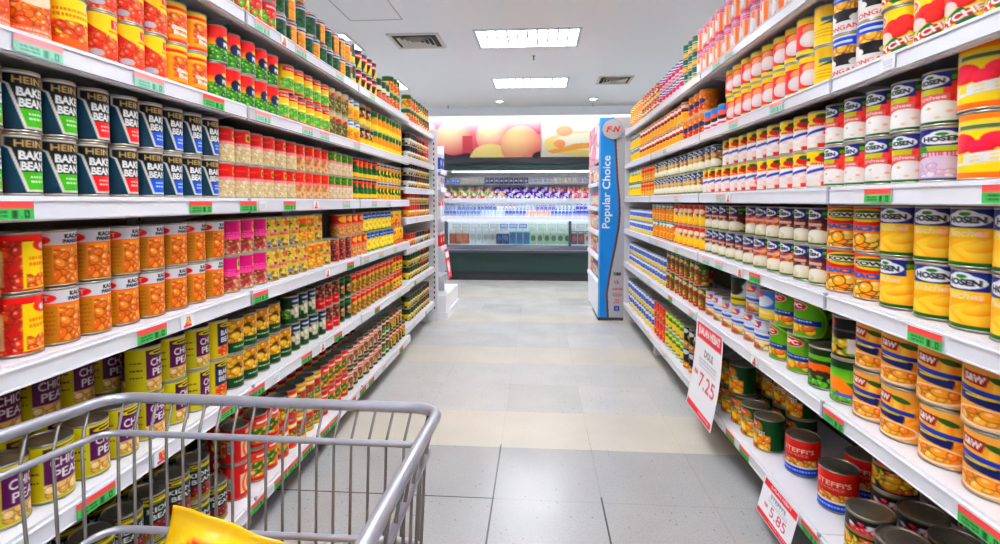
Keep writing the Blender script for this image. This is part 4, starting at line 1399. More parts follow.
# slotted end plates closing each run
ep = MB().box(-FX - .47, 5.103, .0, -FX + .035, 5.118, CAM_H + .70, 0)
for q in range(34):
    ep.box(-FX - .006, 5.1018, .12 + q * .051, -FX + .006, 5.1032, .145 + q * .051, 1)
o = ep.obj('end_plate', [M['upright'], M['slot']])
tag(o, 'white end plate with a column of slots closing the left shelves', 'shelf end')
ep = MB().box(RX + .0, 5.227, 0, RX + .47, 5.234, CAM_H + .72, 0)
tag(ep.obj('end_plate', M['upright']), 'white end plate closing the right shelves beside the blue panel', 'shelf end')
# ------------------------------------------------------------------ stocking the shelves
NEAR_PX = 30.0
SHELF_WORD = ['top', 'second', 'third', 'fourth', 'fifth', 'bottom']
TURN = dict(hg=3, hr=3, hb=3, kacang=24, chick=4, bluebake=4, beanyel=20, yeo=12, hpeach=52, kowei=46, peared=26, peayel=22, sw=46, longan=34, lychyel=30, hlych=48, hblue=46, lees=44, dole=26, spc=24, steffi=30, tropical=58, hbrown=44, horange=44, hmix=40, lychwhite=24, lychblack=24, cocktailteal=30, spag=6, redyel=10, creamred=26, creamora=26, creamgrn=26, magenta=24, vegmix=20)
TODO = []


def edge_at(px, side, Xf, r, z):
    """far end of the cell of a can whose far outline is seen at this column"""
    lo, hi = .3, 30.0
    for _ in range(40):
        m = (lo + hi) / 2
        th = math.atan2(Xf + r, m)
        q = project(side * (Xf + r - r * math.cos(th)), m + r * math.sin(th), z)[0]
        if (q > px) == (side > 0): lo = m
        else: hi = m
    return lo + r * 1.01


def stock(side, shelf, X, zb, tiers, setback=.024, rank=0, near=None, snug=1.02, lrank=None, end=None):
    """tiers: list (lower first) of lists of (product, column where it starts, column where it ends[, how many])"""
    rnd = random.Random(hash_(shelf) + rank * 17)
    below = None
    for t, segs in enumerate(tiers):
        here = []
        for sg in segs:
            key, p0, p1 = sg[:3]
            p = PROD[key]; d = 2 * p['r']
            Xf = X + setback
            zz = zb + .06 + .12 * t
            ya, yb = edge_at(p0, side, Xf, p['r'], zz), edge_at(p1, side, Xf, p['r'], zz)
            if rank: ya += .03; yb += .03
            n = sg[3] if len(sg) > 3 else max(1, int(round((yb - ya) / (d * snug))))
            step = max((yb - ya) / n, d * 1.004)
            for k in range(n):
                y = ya + step * (k + .5)
                if here and y - here[-1][0] < (here[-1][2] + p['r']) * 1.003:
                    y = here[-1][0] + (here[-1][2] + p['r']) * 1.004
                if t == 0:
                    z = zb + .0012
                else:
                    sup = [b[1] for b in below if abs(b[0] - y) < b[2] * .95 + .004]
                    if not sup: continue
                    z = max(sup) + .0006
                if y + p['r'] > (end or (5.215 if side > 0 else 5.09 if X > 1.0 else 3.972)) or (side < 0 and X > 1.0 and y - p['r'] < 3.99): continue
                x = Xf + p['r'] + rnd.uniform(0, .008) + rank * (d + .02)
                here.append((y, z + p['h'], p['r']))
                TODO.append(dict(key=key, side=side, shelf=shelf, t=t, nt=len(tiers), rank=rank if lrank is None else lrank, x=side * x, y=y, z=CAM_H + z, rot=math.radians(side * TURN.get(key, 14) + rnd.gauss(0, 3.5 if key[0] == 'h' and len(key) == 2 else 7)), near=near))
        below = here


def hash_(s):
    return sum((i + 1) * ord(c) for i, c in enumerate(s))


TIER = ['lower', 'upper', 'topmost']


def in_frame(q):
    p = PROD[q['key']]
    pts = [project(q['x'] + a * p['r'], q['y'] + b * p['r'], q['z'] - CAM_H + c * p['h']) for a in (-1, 1) for b in (-1, 1) for c in (0, 1)]
    xs_, ys_ = [v[0] for v in pts], [v[1] for v in pts]
    return max(xs_) > 8 and min(xs_) < 992 and max(ys_) > 6


def put_all():
    from collections import Counter
    for q in TODO:
        if not in_frame(q):
            q['rank'] += 10; q['near'] = False
    tot = Counter((q['key'], q['shelf'], q['t'], q['rank']) for q in TODO)
    kt = {}
    for q in TODO:
        k = (PROD[q['key']]['desc'], q['shelf']); kt.setdefault(k, set()).add((q['t'], q['rank'] % 10))
    idx = Counter()
    for q in sorted(TODO, key=lambda q: q['y']):
        p = PROD[q['key']]
        k = (q['key'], q['shelf'], q['t'], q['rank'])
        idx[k] += 1
        near = q['near'] if q['near'] is not None else p['h'] * FPX / max(.5, q['y']) > NEAR_PX
        words_ = []
        if tot[k] > 1: words_.append(ORD[idx[k]])
        if q['rank']: words_.append('rear')
        if len(kt[(p['desc'], q['shelf'])]) > 1: words_.append(TIER[q['t']])
        w = ' '.join(words_)
        if q['rank'] >= 10:
            w = ''
        lab = p['desc'] + (', ' + (w + ' one' + (' from front' if tot[k] > 1 else '')) if w else '') + ', ' + q['shelf']
        if q['rank'] >= 10:
            lab = p['desc'] + ', beyond the near end, ' + q['shelf']
        grp = ('%ss beyond the near end of the %s' if q['rank'] >= 10 else '%ss on the %s') % (p['name'].replace('_', ' '), q['shelf'])
        rz = (PI / 2 if q['side'] < 0 else -PI / 2) + q['rot']
        loc = (q['x'], q['y'], q['z'])
        if near:
            b, l, pl = can_meshes(q['key'], True)
            o = link(p['name'], b, None, loc, rz)
            link('lid', l, o); link('paper_label', pl, o)
        else:
            o = link(p['name'], can_meshes(q['key'], False), None, loc, rz)
        tag(o, lab, 'jar' if 'jar' in p['name'] else 'can', grp)


def two(*segs):
    return [list(segs), list(segs)]


L_ = lambda i: '%s left shelf' % SHELF_WORD[i]
R_ = lambda i: '%s right shelf' % SHELF_WORD[i]
# left run, top shelf downwards
a = [('apple', 200, 277)]
g1 = [('greenplain', 277, 289), ('greencorn', 289, 304), ('greenplain', 304, 312), ('greencorn', 312, 320), ('greenplain', 320, 340), ('greencorn', 340, 345), ('greenplain', 345, 350), ]
g2 = [('greenplain', 277, 285), ('greencorn', 285, 298), ('greenplain', 298, 318), ('greencorn', 318, 326), ('greenplain', 326, 334), ('greencorn', 334, 350)]
rest = [('silver', 350, 357), ('aspar', 357, 377), ('greenbox', 378, 391)]
stock(-1, L_(0), LX, LZ[0], [a + g1 + rest + [('mixedyel', 391, 400), ('mixed', 400, 408)], a + g2 + [('silver', 350, 357), ('aspar', 357, 377), ('mixedyel', 391, 400), ('mixed', 400, 408)], [('greencorn', 277, 284), ('greenplain', 284, 296), ('greencorn', 296, 304), ('greenplain', 304, 309)]])
stock(-1, L_(1), LX, LZ[1], [[('beanpic', -420, -40), ('beanpic', -40, 41), ('beanyel', 41, 80, 1), ('yeo', 80, 165), ('bakedyel', 165, 204), ('peared', 212, 277), ('peayel', 278, 330), ('olive', 330, 349), ('cornblue', 349, 361), ('darkyel', 361, 375), ('greenyel', 375, 407)],
                             [('beanpic', -420, -40), ('beanpic', -40, 41), ('beanyel', 41, 80, 1), ('yeo', 80, 165), ('bakedyel', 165, 204), ('peared', 212, 276), ('peayel', 285, 330), ('olive', 330, 349), ('cornblue', 349, 361), ('darkyel', 361, 372), ('greenyel', 375, 407)]])
b = two(('hg', -420, -45), ('hg', -45, 80), ('hr', 80, 141), ('hb', 141, 220), ('creamred', 221, 297), ('creamora', 297, 327), ('creamgrn', 327, 351), ('blackgrn', 351, 376), ('pineyel', 376, 407))
stock(-1, L_(2), LX, LZ[2], b)
stock(-1, L_(3), LX, LZ[3], [[('redyel', -420, -50), ('redyel', -50, 38), ('kacang', 38, 226), ('magenta', 226, 268), ('dots', 268, 305), ('flower', 305, 323), ('dots', 323, 333), ('redbrown', 333, 350), ('redora', 350, 364), ('pinegrn', 364, 392), ('fruitora', 392, 405)],
                             [('redyel', -420, -50), ('redyel', -50, 38), ('kacang', 38, 226), ('magenta', 226, 268), ('dots', 268, 298), ('flower', 298, 313), ('dots', 313, 322), ('redora', 340, 364), ('pinegrn', 364, 392), ('fruitora', 392, 405)]])
stock(-1, L_(4), LX, LZ[4], [[('chick', -420, -75), ('chick', -75, 211), ('bluebake', 211, 226, 1), ('potato', 226, 292), ('mushroom', 292, 324), ('kidneyred', 324, 338), ('darkgreen', 338, 350), ('tomato', 350, 392), ('tomyel', 392, 405)],
                             [('chick', 136, 211), ('bluebake', 211, 226, 1), ('potato', 226, 282), ('mushroom', 290, 316), ('kidneyred', 319, 338), ('darkgreen', 338, 350), ('tomato', 350, 392), ('tomyel', 392, 405)]])
stock(-1, L_(4), LX, LZ[4], [[('chick', -420, 211), ('potato', 226, 290)], [('chick', -420, 180)]], rank=1, near=True)
stock(-1, L_(5), LX, LZ[5], [[('kidneyyel', -300, 229), ('spag', 229, 256, 1), ('soupora', 256, 275), ('soupred', 275, 298), ('soupmix', 298, 320), ('soupora', 320, 344), ('soupwhite', 344, 379), ('soupgrn', 379, 386), ('soupyel', 386, 405)],
                             [('kidneyyel', -300, 210), ('spag', 229, 256, 1), ('soupora', 256, 275), ('soupred', 275, 298), ('soupmix', 298, 320), ('soupora', 320, 344), ('soupwhite', 344, 379), ('soupgrn', 379, 386), ('soupyel', 386, 405)]])
stock(-1, L_(5), LX, LZ[5], [[('kidneyyel', -300, 215), ('soupred', 240, 344), ('soupwhite', 344, 372)]] * 2, rank=1, near=True)
# the last bay of the left run: smaller shelves of jars and cans
FW = ['top', 'second', 'third', 'fourth', 'fifth', 'sixth', 'bottom']
F_ = lambda i: 'far-left %s shelf' % FW[i]
stock(-1, F_(0), FX, FZ[0], two(('mixedyel', 409, 419), ('mixed', 419, 433)))
stock(-1, F_(1), FX, FZ[1], two(('jarD', 409, 417), ('jarB', 417, 425), ('jarC', 425, 433)))
stock(-1, F_(2), FX, FZ[2], two(('jarD', 409, 418), ('jarA', 418, 426), ('jarE', 426, 433)))
stock(-1, F_(3), FX, FZ[3], two(('jarC', 409, 420), ('jarA', 420, 433)))
stock(-1, F_(4), FX, FZ[4], [[('jarC', 409, 415), ('jarD', 415, 425), ('jarB', 425, 433)]])
stock(-1, F_(5), FX, FZ[5], two(('jarE', 409, 420), ('jarB', 420, 428), ('jarD', 428, 433)))
stock(-1, F_(6), FX, FZ[6], two(('jarE', 409, 422), ('jarA', 422, 433)))

# right run
lo = [('pink', 850, 696), ('greenora', 696, 683), ('bluepink', 683, 659), ('redtop', 659, 642), ('yelred', 642, 625)]
stock(1, R_(0), RX, RZ[0], [lo, lo, [('greenora', 696, 683)]])
lo = [('lychyel', 1480, 1090), ('lychyel', 1090, 881), ('longan', 881, 830, 2), ('plainyel', 830, 811, 1), ('lychwhite', 811, 727), ('bluered', 727, 704, 3), ('amber', 704, 685), ('redwhite', 685, 640), ('paleyel', 640, 625)]
up = [('lychyel', 1480, 1090), ('lychyel', 1090, 881), ('longan', 881, 830, 2), ('plainyel', 830, 811, 1), ('lychwhite', 811, 725), ('amber', 704, 687), ('redwhite', 685, 640), ('paleyel', 640, 625)]
stock(1, R_(1), RX, RZ[1], [lo, up])
lo = [('lees', 1480, 1075), ('lees', 1075, 970), ('hblue', 970, 932, 1), ('hlych', 932, 828), ('lychblack', 828, 705), ('hmix', 705, 655), ('redpine', 655, 641), ('grnyel', 641, 626)]
up = [('lees', 1480, 1075), ('lees', 1075, 970), ('hlych', 970, 828), ('lychblack', 828, 724), ('hmix', 716, 655), ('redpine', 655, 641), ('grnyel', 641, 626)]
stock(1, R_(2), RX, RZ[2], [lo, up])
lo = [('hpeach', 1480, 1130), ('hpeach', 1130, 950), ('hpeach', 950, 907, 1), ('hpeach', 907, 878, 1), ('kowei', 878, 824, 2), ('hbrown', 824, 795), ('horange', 795, 752), ('hbrown', 752, 704), ('redfruit', 704, 673), ('orajuice', 673, 652), ('milk', 652, 626)]
up = [('hpeach', 1480, 1130), ('hpeach', 1130, 950), ('hpeach', 950, 907, 1), ('hpeach', 907, 878, 1), ('kowei', 878, 824, 2), ('hbrown', 824, 780), ('horange', 780, 750), ('hbrown', 736, 704), ('redfruit', 704, 673), ('orajuice', 673, 652), ('milk', 652, 626)]
stock(1, R_(3), RX, RZ[3], [lo, up])
lo = [('sw', 1480, 1170), ('sw', 1170, 958), ('sw', 958, 912, 1), ('sw', 912, 881, 1), ('sw', 881, 850, 1), ('veggrn', 850, 831, 1), ('vegmix', 831, 804, 1), ('spc', 804, 766, 2), ('dole', 766, 704, 6), ('redgrn', 704, 666), ('milk', 666, 626)]
up = [('sw', 1480, 1170), ('sw', 1170, 958), ('sw', 958, 912, 1), ('sw', 912, 887, 1), ('sw', 887, 856, 1), ('cocktail', 854, 832, 1), ('spc', 812, 772, 2), ('blueyel', 772, 757, 1), ('dole', 757, 743, 1), ('pineblue', 743, 727, 1), ('dole', 727, 715, 1), ('redgrn', 700, 666), ('milk', 666, 626)]
stock(1, R_(4), RX, RZ[4], [lo, up])
stock(1, R_(4), RX, RZ[4], [[('sw', 1420, 850), ('spc', 840, 775), ('dole', 772, 712)], [('sw', 1420, 870)]], rank=1, near=True)
lo = [('cocktailteal', 905, 842, 2), ('tropical', 764, 704), ('blackveg', 704, 684), ('grnlime', 684, 667), ('oratall', 667, 654), ('milktall', 654, 626)]
up = [('tropical', 738, 704), ('blackveg', 704, 684), ('grnlime', 684, 667), ('oratall', 667, 654), ('milktall', 654, 626)]
stock(1, R_(5), RX, RZ[5], [lo, up])
stock(1, R_(5), RX, RZ[5], [[('steffi', 842, 810, 1), ('steffi', 810, 775, 1)]], setback=.07)
stock(1, R_(5), RX, RZ[5], [[('steffi', 868, 838, 1)]], setback=.205, lrank=1)
stock(1, R_(5), RX, RZ[5], [[('cocktailteal', 1150, 826), ('tropical', 766, 700), ('blackveg', 700, 684), ('milktall', 650, 630)], [('cocktailteal', 852, 826, 1), ('tropical', 766, 715), ('blackveg', 700, 684)]], rank=1, near=True)
put_all()
# ------------------------------------------------------------------ price tickets in the shelf rails
def ticket_art(style, seed):
    def g(n=(30, 14)):
        faded = style == 'faded'
        top, bot, ink = ((240, 150, 150), (150, 214, 184), (100, 150, 130)) if faded else ((236, 66, 62), (56, 178, 74), (20, 70, 34))
        if style == 'logo':
            a = Art((234, 234, 240), *n); a.blobs(.3, .15, .75, .8, .16, [(230, 60, 40), (240, 150, 40)], 8, seed, hi=None); a.rect(.2, .72, .8, .88, (206, 40, 50)); return a
        if style == 'grey':
            a = Art((226, 226, 230), *n); a.lines(.15, .3, .85, 3, .18, (170, 170, 176), seed, .1); return a
        a = Art(bot, *n); a.rect(0, 0, 1, .4, top); a.lines(.12, .52, .5, 2, .2, ink, seed, .12)
        rnd = random.Random(seed)
        a.rect(.58, .5, .68, .9, ink); a.rect(.73, .82, .76, .9, ink); a.rect(.8, .5, .9, .9, ink); a.rect(.83, .6 + .05 * rnd.randint(0, 2), .87, .8, bot)
        return a
    return g()


_tk = {}
tick_n = {}
TK = {('L', 1): [(8, 'faded'), (130, 'faded'), (200, 'tag'), (253, 'faded'), (300, 'faded'), (318, 'faded'), (352, 'faded')],
      ('L', 0): [(252, 'faded'), (278, 'logo'), (293, 'faded'), (334, 'faded'), (368, 'faded')],
      ('L', 2): [(-28, 'tag'), (186, 'tag'), (237, 'tag'), (256, 'grey'), (281, 'tag'), (311, 'logo'), (341, 'faded'), (370, 'faded'), (385, 'faded')],
      ('L', 3): [(133, 'tag'), (177, 'logo'), (250, 'tag'), (323, 'logo'), (345, 'tag'), (362, 'faded'), (377, 'faded'), (392, 'faded')],
      ('L', 4): [(72, 'tag'), (150, 'logo'), (216, 'tag'), (246, 'tag'), (270, 'grey'), (299, 'tag'), (318, 'logo'), (332, 'tag'), (373, 'tag'), (396, 'faded')],
      ('L', 5): [(248, 'tag'), (260, 'grey'), (268, 'tag'), (285, 'tag'), (300, 'tag'), (318, 'tag'), (326, 'tag'), (347, 'tag'), (358, 'tag'), (367, 'tag'), (380, 'faded'), (398, 'tag')],
      ('F', 4): [(414, 'faded'), (426, 'faded')], ('F', 5): [(413, 'tag'), (425, 'faded')], ('F', 6): [(412, 'faded'), (424, 'tag')], ('F', 3): [(415, 'faded')],
      ('R', 0): [(735, 'faded'), (722, 'faded')],
      ('R', 1): [(900, 'grey'), (786, 'faded'), (740, 'faded'), (668, 'faded')],
      ('R', 2): [(1040, 'tag'), (896, 'tag'), (726, 'faded'), (733, 'logo'), (680, 'faded'), (640, 'faded')],
      ('R', 3): [(948, 'tag'), (763, 'tag'), (725, 'faded'), (711, 'faded'), (745, 'logo'), (680, 'faded'), (660, 'faded')],
      ('R', 4): [(1010, 'tag'), (848, 'tag'), (760, 'logo'), (696, 'faded'), (674, 'tag'), (650, 'faded')],
      ('R', 5): [(822, 'tag'), (752, 'tag'), (737, 'tag'), (725, 'grey'), (668, 'faded'), (652, 'faded')]}
DESC = {'tag': 'red and green price ticket', 'faded': 'pale faded price ticket', 'logo': 'small red and orange sticker', 'grey': 'grey printed price ticket'}
for (sd, i), lst in TK.items():
    X, zs = {'L': (LX, LZ), 'F': (FX, FZ), 'R': (RX, RZ)}[sd]
    s = 1 if sd == 'R' else -1
    where = {'L': L_, 'F': F_, 'R': R_}[sd](i)
    ys = sorted((depth_at(px, s * X, zs[i]), st) for px, st in lst)
    num = {}
    tot = {st: sum(1 for q in ys if q[1] == st) for st in DESC}
    lastend = -9
    for q, (y, st) in enumerate(ys):
        num[st] = num.get(st, 0) + 1
        w, h = (.055, .036) if st == 'logo' else (.05, .034) if st == 'grey' else (.102, .0345)
        if sd == 'F': w = .07
        y = max(y, lastend + .004); lastend = y + w
        k = (st, w, (q + i) % 3)
        if k not in _tk:
            _tk[k] = panel_mesh('ticket', ticket_art(st, (q + i) % 3 + 1), w, h, .0012)
        o = link('shelf_ticket' if st in ('tag', 'faded', 'grey') else 'shelf_sticker', _tk[k], None, (s * (X - .0105), y + w / 2, CAM_H + zs[i] - .0095), PI / 2 if s < 0 else -PI / 2)
        lab = DESC[st] + (', %s from near end' % ORD[num[st]] if tot[st] > 1 else '') + ', rail of ' + where
        tag(o, lab, 'price tag' if st != 'logo' else 'sticker', '%ss on the rail of the %s' % (DESC[st], where))

# ------------------------------------------------------------------ hanging offers
def poster(n, big):
    a = Art((240, 240, 244), *n)
    if big:
        a.rect(.04, .02, .04 + .008, .97, (240, 190, 196))
        a.rect(.06, .02, .96, .19, (222, 24, 40)); a.text('JUALAN HEBAT', .51, .105, .8, .12, W_, bold=.05)
        a.text('DOLE', .55, .32, .32, .075, (70, 70, 80)); a.lines(.22, .40, .86, 3, .035, (150, 150, 160), 5, .012)
        a.text('RM', .17, .58, .13, .055, (214, 40, 60)); a.text('7.25', .60, .62, .56, .16, (206, 24, 50), bold=.0)
        a.rect(.04, .92, .96, .985, (222, 24, 40)); a.lines(.5, .94, .9, 1, .1, (246, 180, 186), 3, .02)
    else:
        a.rect(.03, .02, .97, .2, (222, 24, 34)); a.text('JUALAN HEBAT', .52, .11, .6, .11, (250, 226, 226), bold=.02)
        a.text("STEFFI'S", .5, .31, .44, .1, (80, 84, 110)); a.lines(.24, .4, .8, 2, .055, (160, 160, 170), 5, .02)
        a.text('RM', .22, .62, .1, .09, (222, 50, 80)); a.text('5.85', .58, .64, .46, .24, (206, 24, 60), bold=.0)
        a.rect(.02, .85, .98, .97, (222, 24, 34)); a.lines(.4, .88, .92, 1, .1, (246, 160, 190), 3, .04)
    return a


p = panel_mesh('poster', poster((64, 72), True), .39, .445, .0015, curl=.012)
o = link('shelf_offer_poster', p, None, (RX - .014, 2.60, CAM_H + RZ[4] - .024), -PI / 2)
o.rotation_euler = Euler((math.radians(-6.5), 0, -PI / 2), 'XYZ')
tag(o, 'large white and red 7.25 price poster hanging from the fifth right shelf', 'price sign')
p = panel_mesh('card', poster((72, 44), False), .245, .132, .0015)
o = link('shelf_offer_card', p, None, (RX - .013, 1.82, CAM_H + RZ[5] - .006), -PI / 2)
o.rotation_euler = Euler((math.radians(-14), 0, -PI / 2), 'XYZ')
tag(o, 'white and red 5.85 price card hanging from the bottom right shelf', 'price sign')

# ------------------------------------------------------------------ blue display at the end of the right run
o = empty('display_stand', (.605, 5.262, 0))
tag(o, 'tall display stand with blue and grey side panel at the end of right shelves', 'display stand')
PH, PW = CAM_H + .827, .40
n = (88, 300)
a = Art((176, 176, 180), *n, ss=2)
V = a.V
edge = np.interp(V, [0, .06, .12, .2, .3, .4, .475, .55, .65, .72, .8, .88, 1], [.34, .35, .37, .39, .42, .47, .49, .46, .38, .31, .24, .19, .22])
a.put(a.U < edge + .055, (52, 40, 46)); a.put(a.U < edge + .03, (110, 70, 80)); a.put(a.U < edge, (20, 128, 206))
a.put((a.U < .3) & (V < .07), (50, 150, 222)); a.put((a.U > .36) & (V < .1), (186, 186, 188)); a.put(a.U < .045, (90, 170, 232))
AR = PW / PH
a.text('Popular Choice', .26, .51, .44 / AR * 0 + 2.05, .034, (236, 244, 250), rot=0) if False else None
T = glyphs('Popular Choice', 0.015)
# lettering runs up the panel
tx = .09 + (1 - T[:, :, 1]) * .25; ty = .55 - (T[:, :, 0]) * .36 + .0
sv = a.text
class _T: pass
x = tx * a.W; y = (ty) * a.H
for k in range(len(x)):
    ax, bx_, cx = x[k]; ay, by, cy = y[k]
    i0, i1 = max(0, int(min(ax, bx_, cx))), min(a.W, int(max(ax, bx_, cx)) + 2)
    j0, j1 = max(0, int(min(ay, by, cy))), min(a.H, int(max(ay, by, cy)) + 2)
    X_, Y_ = np.meshgrid(np.arange(i0, i1) + .5, np.arange(j0, j1) + .5)
    d1 = (X_ - bx_) * (ay - by) - (ax - bx_) * (Y_ - by); d2 = (X_ - cx) * (by - cy) - (bx_ - cx) * (Y_ - cy); d3 = (X_ - ax) * (cy - ay) - (cx - ax) * (Y_ - ay)
    a.a[j0:j1, i0:i1][~(((d1 < 0) | (d2 < 0) | (d3 < 0)) & ((d1 > 0) | (d2 > 0) | (d3 > 0)))] = (238, 244, 250)
# the row of small marks low on the grey
a.rect(.38, .772, .56, .786, (40, 40, 60)); a.ell(.42, .779, .04, .006, (60, 140, 130)); a.ell(.52, .779, .04, .006, (140, 50, 60))
a.text('Cb', .46, .82, .12, .016, (206, 40, 60), bold=.04, shear=.2); a.lines(.36, .85, .60, 1, .1, (200, 60, 60), 4, .010); a.ell(.47, .884, .12, .008, (196, 90, 100)); a.ell(.47, .884, .1, .005, (180, 150, 160))
a.rect(.42, .905, .52, .915, (220, 120, 40)); a.lines(.40, .92, .54, 1, .1, (190, 90, 100), 3, .006); a.rect(.40, .94, .53, .965, (40, 60, 150)); a.rect(.44, .946, .49, .958, (120, 150, 220))
me = panel_mesh('side_panel', a, PW, PH - .03, .018, M['print'])
link('side_panel', me, o, (PW / 2, 0, PH))
MB().box(.0, -.012, 0, PW, .5, .03).obj('plinth', M['plastic_dark'], o)
a = Art((196, 196, 198), 40, 40); a.put(a.em(.5, .5, .49, .49) > 1, (120, 120, 126)); a.ell(.5, .5, .47, .47, (200, 200, 202))
a.text('F', .33, .5, .2, .3, (214, 34, 40), bold=.04, shear=.25); a.text('N', .7, .5, .24, .3, (214, 34, 40), bold=.04, shear=.25); a.ell(.51, .52, .07, .09, (60, 160, 80)); a.ell(.51, .5, .035, .05, (236, 236, 236))
N = a.nodes(); bd = bpy.data.meshes.new('badge'); vs, cs, fs = [], [], []
R_b = .103
rings = 18; seg = 48
for j in range(rings + 1):
    rr = R_b * j / rings
    for i in range(seg):
        q = 2 * PI * i / seg; px_, pz = rr * math.cos(q), rr * math.sin(q)
        vs.append((px_, -.012 + (.010 if j == rings else 0), pz)); u, v = px_ / R_b * .5 + .5, .5 - pz / R_b * .5
        cs.append(N[min(39, int(v * 40)), min(39, int(u * 40))])
for j in range(rings):
    for i in range(seg):
        i2 = (i + 1) % seg; fs.append((j * seg + i, j * seg + i2, (j + 1) * seg + i2, (j + 1) * seg + i))
fs = [tuple(reversed(f_)) for f_ in fs]
bd.from_pydata(vs, [], fs); bd.materials.append(M['print']); set_print(bd, np.array(cs)); bd.update()
link('badge', bd, o, (.128, -.010, PH - .118))
SY0, SY1 = .02, 1.02
MB().box(.30, SY0, .03, .32, SY1, 1.62).obj('back_panel', M['case_white'], o)
MB().box(.0, SY1, .0, .32, SY1 + .018, 1.62).obj('far_panel', M['case_white'], o)
MB().box(.0, SY0, .03, .30, SY1, .36).obj('base', M['case_white'], o)
hb = Art((240, 214, 220), 40, 24); hb.blobs(0, 0, 1, 1, .25, [(236, 150, 170), (246, 226, 230), (226, 120, 150)], 14, 5, hi=None)
link('header', panel_mesh('header', hb, SY1 - SY0, .4, .02), o, (.012, (SY0 + SY1) / 2, 2.0), -PI / 2)
SZ = [.36, .62, .87, 1.12, 1.37]
for k, z in enumerate(SZ):
    MB().box(-.004, SY0, z - .0, .30, SY1, z + .018).box(-.012, SY0, z - .018, -.004, SY1, z + .022).obj('shelf', M['case_white'], o)


def pack_mesh(name, cols, w, d, h, seed, res=(16, 18)):
    rnd = random.Random(seed)
    a = Art(cols[0], *res); a.rect(0, .0, 1, .25, cols[1]); a.ell(.5, .55, .35, .2, cols[2]); a.lines(.15, .08, .85, 1, .1, W_, seed, .08); a.rect(0, .86, 1, 1, cols[3 % len(cols)])
    me = panel_mesh(name, a, w, h, d, M['print_gloss'], back=cols[0], ink=True)
    return me


k3 = [((240, 200, 60), (220, 60, 40), (250, 240, 220), (200, 120, 40)), ((236, 236, 240), (60, 100, 190), (240, 190, 60), (60, 100, 190)), ((206, 60, 40), (246, 214, 60), (250, 236, 214), (160, 30, 30)), ((240, 226, 230), (200, 40, 90), (90, 150, 60), (200, 40, 90))]
nm3 = ['yellow and red', 'white and blue', 'red and gold', 'white and pink']
for k, z in enumerate(SZ):
    for j in range(8):
        c_ = (k + j // 3) % 4
        key = ('stand', c_)
        if key not in _tk: _tk[key] = pack_mesh('carton', k3[c_], .10, .06, .16, c_ + 3)
        q = link('carton', _tk[key], None, (.605 + .055, 5.262 + SY0 + .07 + j * .122, z + .0195 + .16), -PI / 2)
        tag(q, '%s carton, %s from front, %s shelf of the blue display stand' % (nm3[c_], ORD[j + 1], ['lowest', 'second lowest', 'middle', 'fourth', 'highest'][k]), 'carton', 'cartons on the blue display stand')

# ------------------------------------------------------------------ promotional end shelf behind the left run
o = empty('promotion_shelf', (-.93, 5.16, 0))
tag(o, 'white promotional end shelf behind the far end of the left shelves', 'shelf unit')
MB().box(-.62, 0, 0, .020, .80, .07, 0).box(-.60, .01, .07, .005, .78, .24).obj('plinth', M['case_white'], o)
MB().box(-.085, .30, .24, -.065, .32, 1.78).box(-.6, .30, .24, -.58, .32, 1.78).box(-.58, .305, .24, -.085, .315, 1.78).obj('back_panel', M['case_white'], o)
for k, z in enumerate((.42, .72, 1.02, 1.32, 1.50)):
    MB().box(-.6, .0, z, -.035, .30, z + .018).box(-.047, .0, z - .03, -.035, .30, z).obj('shelf', M['case_white'], o)
for k, (z, cl, nm) in enumerate(((1.518, ((60, 90, 170), (236, 238, 244), (226, 230, 240)), 'blue and white'), (1.338, ((236, 238, 244), (60, 90, 170), (226, 60, 60)), 'white and blue'), (1.038, ((240, 240, 244), (214, 40, 50), (226, 230, 240)), 'white and red'), (.738, ((214, 40, 50), (236, 236, 240), (240, 200, 60)), 'red and white'))):
    me = pack_mesh('carton', cl, .09, .07, .15, k)
    for j in range(2):
        q = link('carton', me, None, (-.93 - .085 , 5.16 + .07 + j * .13, z + .1512), PI / 2)
        tag(q, '%s carton, %s one on the promotional end shelf' % (nm, ['nearer', 'farther'][j]), 'carton', 'cartons on the promotional end shelf')
a = Art((206, 26, 40), 18, 30); a.rect(.1, .1, .9, .3, W_); a.ell(.5, .6, .3, .2, (246, 226, 226)); a.lines(.15, .82, .85, 2, .06, W_, 3, .03)
q = link('hanging_poster', panel_mesh('poster', a, .22, .30, .003), None, (-.945, 5.30, .705), PI / 2); q.rotation_euler = Euler((math.radians(-8), 0, PI / 2), 'XYZ')
tag(q, 'red promotional poster hanging off the end shelf by the chiller', 'poster')

# ------------------------------------------------------------------ open chiller across the back
FX0, FX1, FY = -1.40, 2.2, 7.80
o = empty('chiller', (0, FY, 0)); tag(o, 'long open chiller with dark green front and glass well', 'chiller')
k_ = MB().box(FX0 + .04, .02, 0.0, FX1, .10, .13)
for q in range(14): k_.box(FX0 + .12 + q * .18, .0185, .055, FX0 + .22 + q * .18, .0205, .078, 1)
k_.obj('kick_plate', [M['kick'], M['slot']], o)
MB().box(FX0 + .03, .0, .13, FX1, .14, .43).box(.885, -.001, .215, .965, .001, .235, 1).obj('front_panel', [M['green'], M['case_white']], o)
b_ = MB()
prof = [(-.10, .43), (-.10, .47), (-.07, .50), (-.05, .525), (.14, .525), (.14, .43)]
n0 = len(b_.v)
for x in (FX0 - .05, FX1):
    b_.v += [(x, y, z) for y, z in prof]
b_.f += [tuple(n0 + i for i in range(6)), tuple(n0 + 6 + i for i in reversed(range(6)))] + [(n0 + i, n0 + 6 + i, n0 + 6 + (i + 1) % 6, n0 + (i + 1) % 6) for i in range(6)]
b_.mi += [0] * 8; b_.sm += [False] * 8
b_.box(FX0 - .055, -.104, .462, FX1, -.098, .474, 1)
b_.obj('bumper', [M['bumper'], M['steel']], o)
